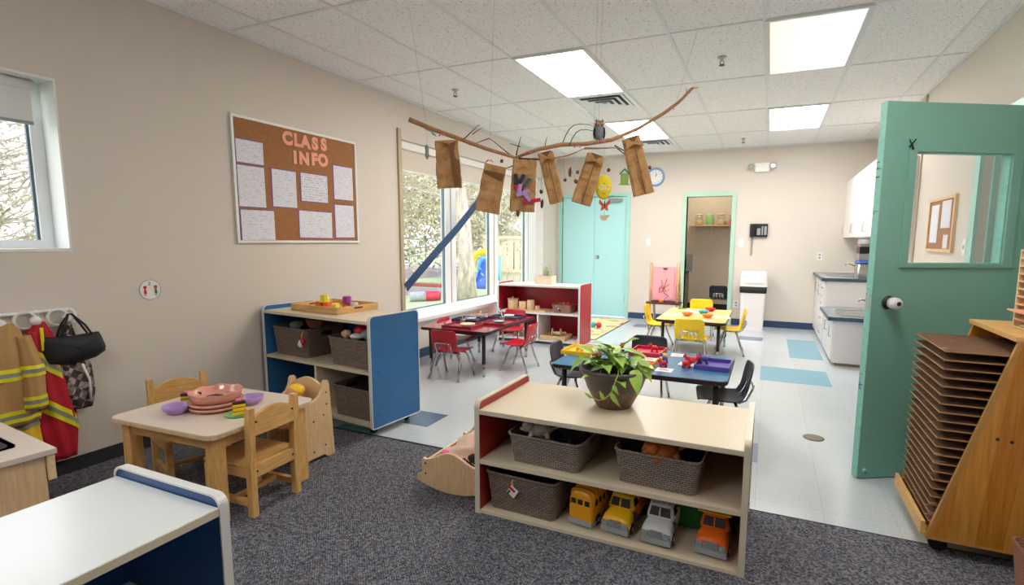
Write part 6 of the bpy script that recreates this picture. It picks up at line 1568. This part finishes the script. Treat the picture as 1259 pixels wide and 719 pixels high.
# ------------------------------------------------------------------ outside
G0 = -.15
struct(MB().span((-60, -30, G0 - .1), (XL - .25, 70, G0)), 'ground_lawn', 'lawn')
struct(MB().span((-40, 11.0, G0), (-7.9, 12.9, G0 + .01)), 'path', 'path')
struct(MB().span((-30, 13.2, G0), (-8.6, 13.6, G0 + .10)), 'kerb', 'mulch')
struct(MB().span((-60, 15.5, G0), (-12, 24, G0 + .012)), 'road', 'path')
def tree(name, lab, x, y, h, r, crown, m, n, seed, twigs=90, cz=.28, leafs=.07, solidtrunk='bark', lean=0):
    t = thing(name, lab, 'tree', (x, y, G0), 0, 'trees outside the windows'); rnd = random.Random(seed)
    pts = []
    for i in range(9): v = i / 8; pts.append((lean * v * v + .05 * math.sin(v * 5 + seed), .05 * math.cos(v * 4 + seed) * v, h * v))
    rs = [r * (1.35 if i == 0 else 1 - .8 * (i / 8)) for i in range(9)]
    MB().tube(pts, rs, 18).build('trunk', solidtrunk, t)
    br = MB(); tips = []
    for k in range(twigs):
        v = rnd.uniform(cz, .98); i = int(v * 8); base = Vector(pts[i]).lerp(Vector(pts[min(8, i + 1)]), v * 8 - i)
        a = rnd.uniform(0, 2 * PI); L = crown * rnd.uniform(.5, 1) * (1.15 - v * .5); up_ = rnd.uniform(-.1, .6)
        p = base; P_ = [p]; d = Vector((math.cos(a), math.sin(a), up_))
        for s in range(5):
            d = (d + Vector((rnd.uniform(-.3, .3), rnd.uniform(-.3, .3), rnd.uniform(-.2, .25)))).normalized(); p = p + d * L / 5; P_.append(p)
            tips.append(p)
            q = p
            if rnd.random() < .7:
                d2 = (d + Vector((rnd.uniform(-.9, .9), rnd.uniform(-.9, .9), rnd.uniform(-.5, .5)))).normalized(); q2 = q + d2 * L * .22
                br.tube([q, q.lerp(q2, .5) + Vector((0, 0, .02)), q2], [.010, .007, .004], 4, cap=False); tips.append(q2)
        br.tube(P_, [r * .14 * (1 - .16 * j) + .005 for j in range(6)], 5, cap=False)
    br.build('branches', solidtrunk, t)
    lf = MB()
    for k in range(n):
        c = rnd.choice(tips) + Vector((rnd.gauss(0, 1), rnd.gauss(0, 1), rnd.gauss(0, .7))) * crown * .10
        u = Vector((rnd.uniform(-1, 1), rnd.uniform(-1, 1), rnd.uniform(-1, 1))).normalized(); w_ = u.orthogonal().normalized(); s = leafs * rnd.uniform(.5, 1.3)
        lf.quad(c - u * s, c + w_ * s * .35, c + u * s, c - w_ * s * .35)
    lf.build('foliage', m, t)
tree('large_tree', 'large tree with a thick pale trunk just outside the middle bay', -6.70, 10.75, 7.5, .20, 2.6, 'fol_tan', 2600, 1, 70, leafs=.05, lean=-1.1)
tree('evergreen_tree', 'evergreen with drooping tan foliage beyond the left bay', -9.6, 11.2, 7, .16, 3.0, 'fol_tan', 9500, 2, 150, cz=.07, leafs=.08)
tree('evergreen_tree', 'green evergreen seen through the left bay, behind the tan one', -14.5, 17.5, 9, .2, 3.4, 'fol_green', 8500, 3, 150, cz=.07, leafs=.14)
tree('evergreen_tree', 'tan evergreen seen through the middle bay behind the trunk', -12.5, 20.5, 10, .2, 3.6, 'fol_tan', 9000, 4, 150, cz=.07, leafs=.14)
tree('evergreen_tree', 'grey green tree through the right bay above the fence', -11.6, 23.5, 10, .2, 3.6, 'fol_grey', 8000, 5, 150, cz=.07, leafs=.14)
tree('bare_bush', 'pale bare bush outside the small square window', -8.5, 2.9, 3.4, .07, 1.6, 'fol_grey', 3000, 6, 170, leafs=.035)
tree('evergreen_tree', 'distant evergreen at the left edge of the large window', -19, 17, 9, .2, 3.6, 'fol_green', 7000, 8, 130, cz=.07, leafs=.14)
tree('evergreen_tree', 'broad tan evergreen just right of the thick trunk, far across the lawn', -10.4, 16.9, 9, .2, 3.4, 'fol_tan', 8000, 9, 150, cz=.07, leafs=.11)
# play yard
t = thing('board_fence', 'pale upright board fence seen through the right bay', 'fence', (-8.7, 16.6, G0))
for k in range(9):
    MB().span((-.9 + k * .26, 0, 0), (-.9 + k * .26 + .20, .03, 1.55), bev=.006).build('board', 'fencewood', t)
for z_ in (.3, 1.5): MB().span((-.9, -.06, z_), (1.45, 0, z_ + .1)).build('rail', 'fencewood', t)
t = thing('play_slide', 'blue plastic toddler slide beside the tree trunk', 'slide', (-8.1, 14.3, G0), .2)
MB().loft([[Vector((x, y, z)) for x, y, z in l] for l in ([(-.26, -.9, .02), (.26, -.9, .02), (.26, -.9, .09), (-.26, -.9, .09)], [(-.26, -.3, .15), (.26, -.3, .15), (.26, -.3, .28), (-.26, -.3, .28)], [(-.26, .2, .6), (.26, .2, .6), (.26, .2, .75), (-.26, .2, .75)], [(-.26, .5, .72), (.26, .5, .72), (.26, .5, .86), (-.26, .5, .86)])]).build('slide_chute', 'c_blue', t)
for s in (-1, 1): MB().prism([(-.9, .02), (.2, .5), (.5, .02), (.55, .9), (.2, .92), (-.35, .42), (-.92, .16)], s * .27 - .02, s * .27 + .02, axis='x').build('slide_side', mat('slide_blue', '#3d9fd6', .4), t)
for z_ in (.2, .45, .68): MB().span((-.25, .48, z_), (.25, .56, z_ + .05), bev=.01).build('step', 'c_white', t)
t = thing('play_climber', 'yellow and dark ringed climber panel behind the blue slide', 'climber', (-9.15, 15.9, G0), .3)
MB().tube([(.42 * math.cos(a * PI / 14), 0, .62 + .42 * math.sin(a * PI / 14)) for a in range(29)], .11, 8).build('ring', 'c_yellow', t)
MB().lathe([(.3, -.03), (.3, .03)], mtx=RX, c=(0, .02, .62), seg=24).build('inner_disc', 'c_grey', t)
for x, m_, lab, z_ in ((-10.2, 'c_white', 'white domed play roof above the fence', 1.75), (-9.1, 'c_pink', 'pink domed play roof above the fence', 1.75)):
    t = thing('dome_roof', lab, 'play dome', (x + .8, 19.6, G0)); MB().lathe([(.75, 1.7), (.7, 1.95), (.5, 2.2), (.2, 2.32), (.001, 2.35)], seg=20).build('dome', m_, t)
    for s in (-1, 1): MB().tube([(s * .6, 0, 0), (s * .6, 0, 1.75)], .04, 8).build('post', 'c_blue', t)
t = thing('crawl_tube', 'low grey and pink crawl tube on the lawn outside the left bay', 'tube', (-7.45, 10.15, G0 + .115), .85)
RYY = RY
MB().lathe([(.11, -.36), (.115, -.30), (.115, 0)], mtx=RYY, seg=20).build('tube_half', 'c_grey', t); MB().lathe([(.115, 0), (.115, .30), (.11, .36)], mtx=RYY, seg=20).build('tube_half', 'c_magenta', t)
t = thing('chain_link_fence', 'grey chain link fence across the far lawn', 'fence', (-22, 25, G0), -.55)
for k in range(14): MB().tube([(-14 + k * 2.2, 0, 0), (-14 + k * 2.2, 0, 1.5)], .03, 6).build('post', 'chain', t)
MB().tube([(-14, 0, 1.5), (15, 0, 1.5)], .035, 6).tube([(-14, 0, .1), (15, 0, .1)], .02, 6).build('rail', 'chain', t)
mb = MB()
for k in range(96): mb.tube([(-14 + k * .3, 0, .1), (-14 + k * .3, 0, 1.5)], .006, 3, cap=False)
mb.build('mesh', 'chain', t)

# ------------------------------------------------------------------ light
W = bpy.data.worlds.new('overcast_sky'); bpy.context.scene.world = W; W.use_nodes = True; nt = W.node_tree
bg = nt.nodes['Background']; tc = nt.nodes.new('ShaderNodeTexCoord'); s = nt.nodes.new('ShaderNodeSeparateXYZ'); nt.links.new(tc.outputs['Generated'], s.inputs[0])
nt.links.new(ramp(nt, s.outputs[2], [(.0, '#f6f6f4'), (.35, '#f3f7fc'), (1, '#d5e4f8')]), bg.inputs['Color'])
bg.inputs['Strength'].default_value = 3.4
def area(name, loc, sx, sy, power, col, rot=(0, 0, 0)):
    l = bpy.data.lights.new(name, 'AREA'); l.shape = 'RECTANGLE'; l.size = sx; l.size_y = sy; l.energy = power; l.color = col
    o = bpy.data.objects.new(name, l); COL.objects.link(o); o.location = loc; o.rotation_euler = rot; o['kind'] = 'helper'; return o
area('storeroom_lamp', (-1.1, 9.6, H - .02), .3, .3, 9, (1, .85, .6))
area('corridor_lamp', (2.1, 4.2, H - .02), .5, .5, 14, (1, .9, .8))
# the part of the room behind the camera: lit by added unseen fill panels


sc = bpy.context.scene
sc.view_settings.view_transform = 'Standard'; sc.view_settings.look = 'None'; sc.view_settings.gamma = 1; sc.view_settings.use_curve_mapping = False
sc.view_settings.exposure = 0.52
try:
    sc.cycles.use_denoising = True; sc.cycles.sample_clamp_indirect = 8; sc.cycles.max_bounces = 8; sc.cycles.diffuse_bounces = 5; sc.cycles.transparent_max_bounces = 12
except Exception: pass

# ------------------------------------------------------------------ camera
cam = bpy.data.cameras.new('camera'); co = bpy.data.objects.new('camera', cam); COL.objects.link(co)
yaw, pit, rol = -.4129, -.1218, .0063
F_PX, CX, CY, IW, IH = 639.055, 664.647, 373.642, 1259, 719
Fv = Vector((math.sin(yaw) * math.cos(pit), math.cos(yaw) * math.cos(pit), math.sin(pit)))
Rv = Vector((math.cos(yaw), -math.sin(yaw), 0)); Uv = Rv.cross(Fv)
R2 = Rv * math.cos(rol) + Uv * math.sin(rol); U2 = Uv * math.cos(rol) - Rv * math.sin(rol)
mw = Matrix((R2, U2, -Fv)).transposed().to_4x4(); mw.translation = Vector((0, 0, 1.30))
co.matrix_world = mw
cam.sensor_fit = 'HORIZONTAL'; cam.sensor_width = 36; cam.lens = F_PX / IW * 36
cam.shift_x = (IW / 2 - CX) / IW; cam.shift_y = (CY - IH / 2) / IW
cam.clip_start = .05; cam.clip_end = 300
sc.camera = co
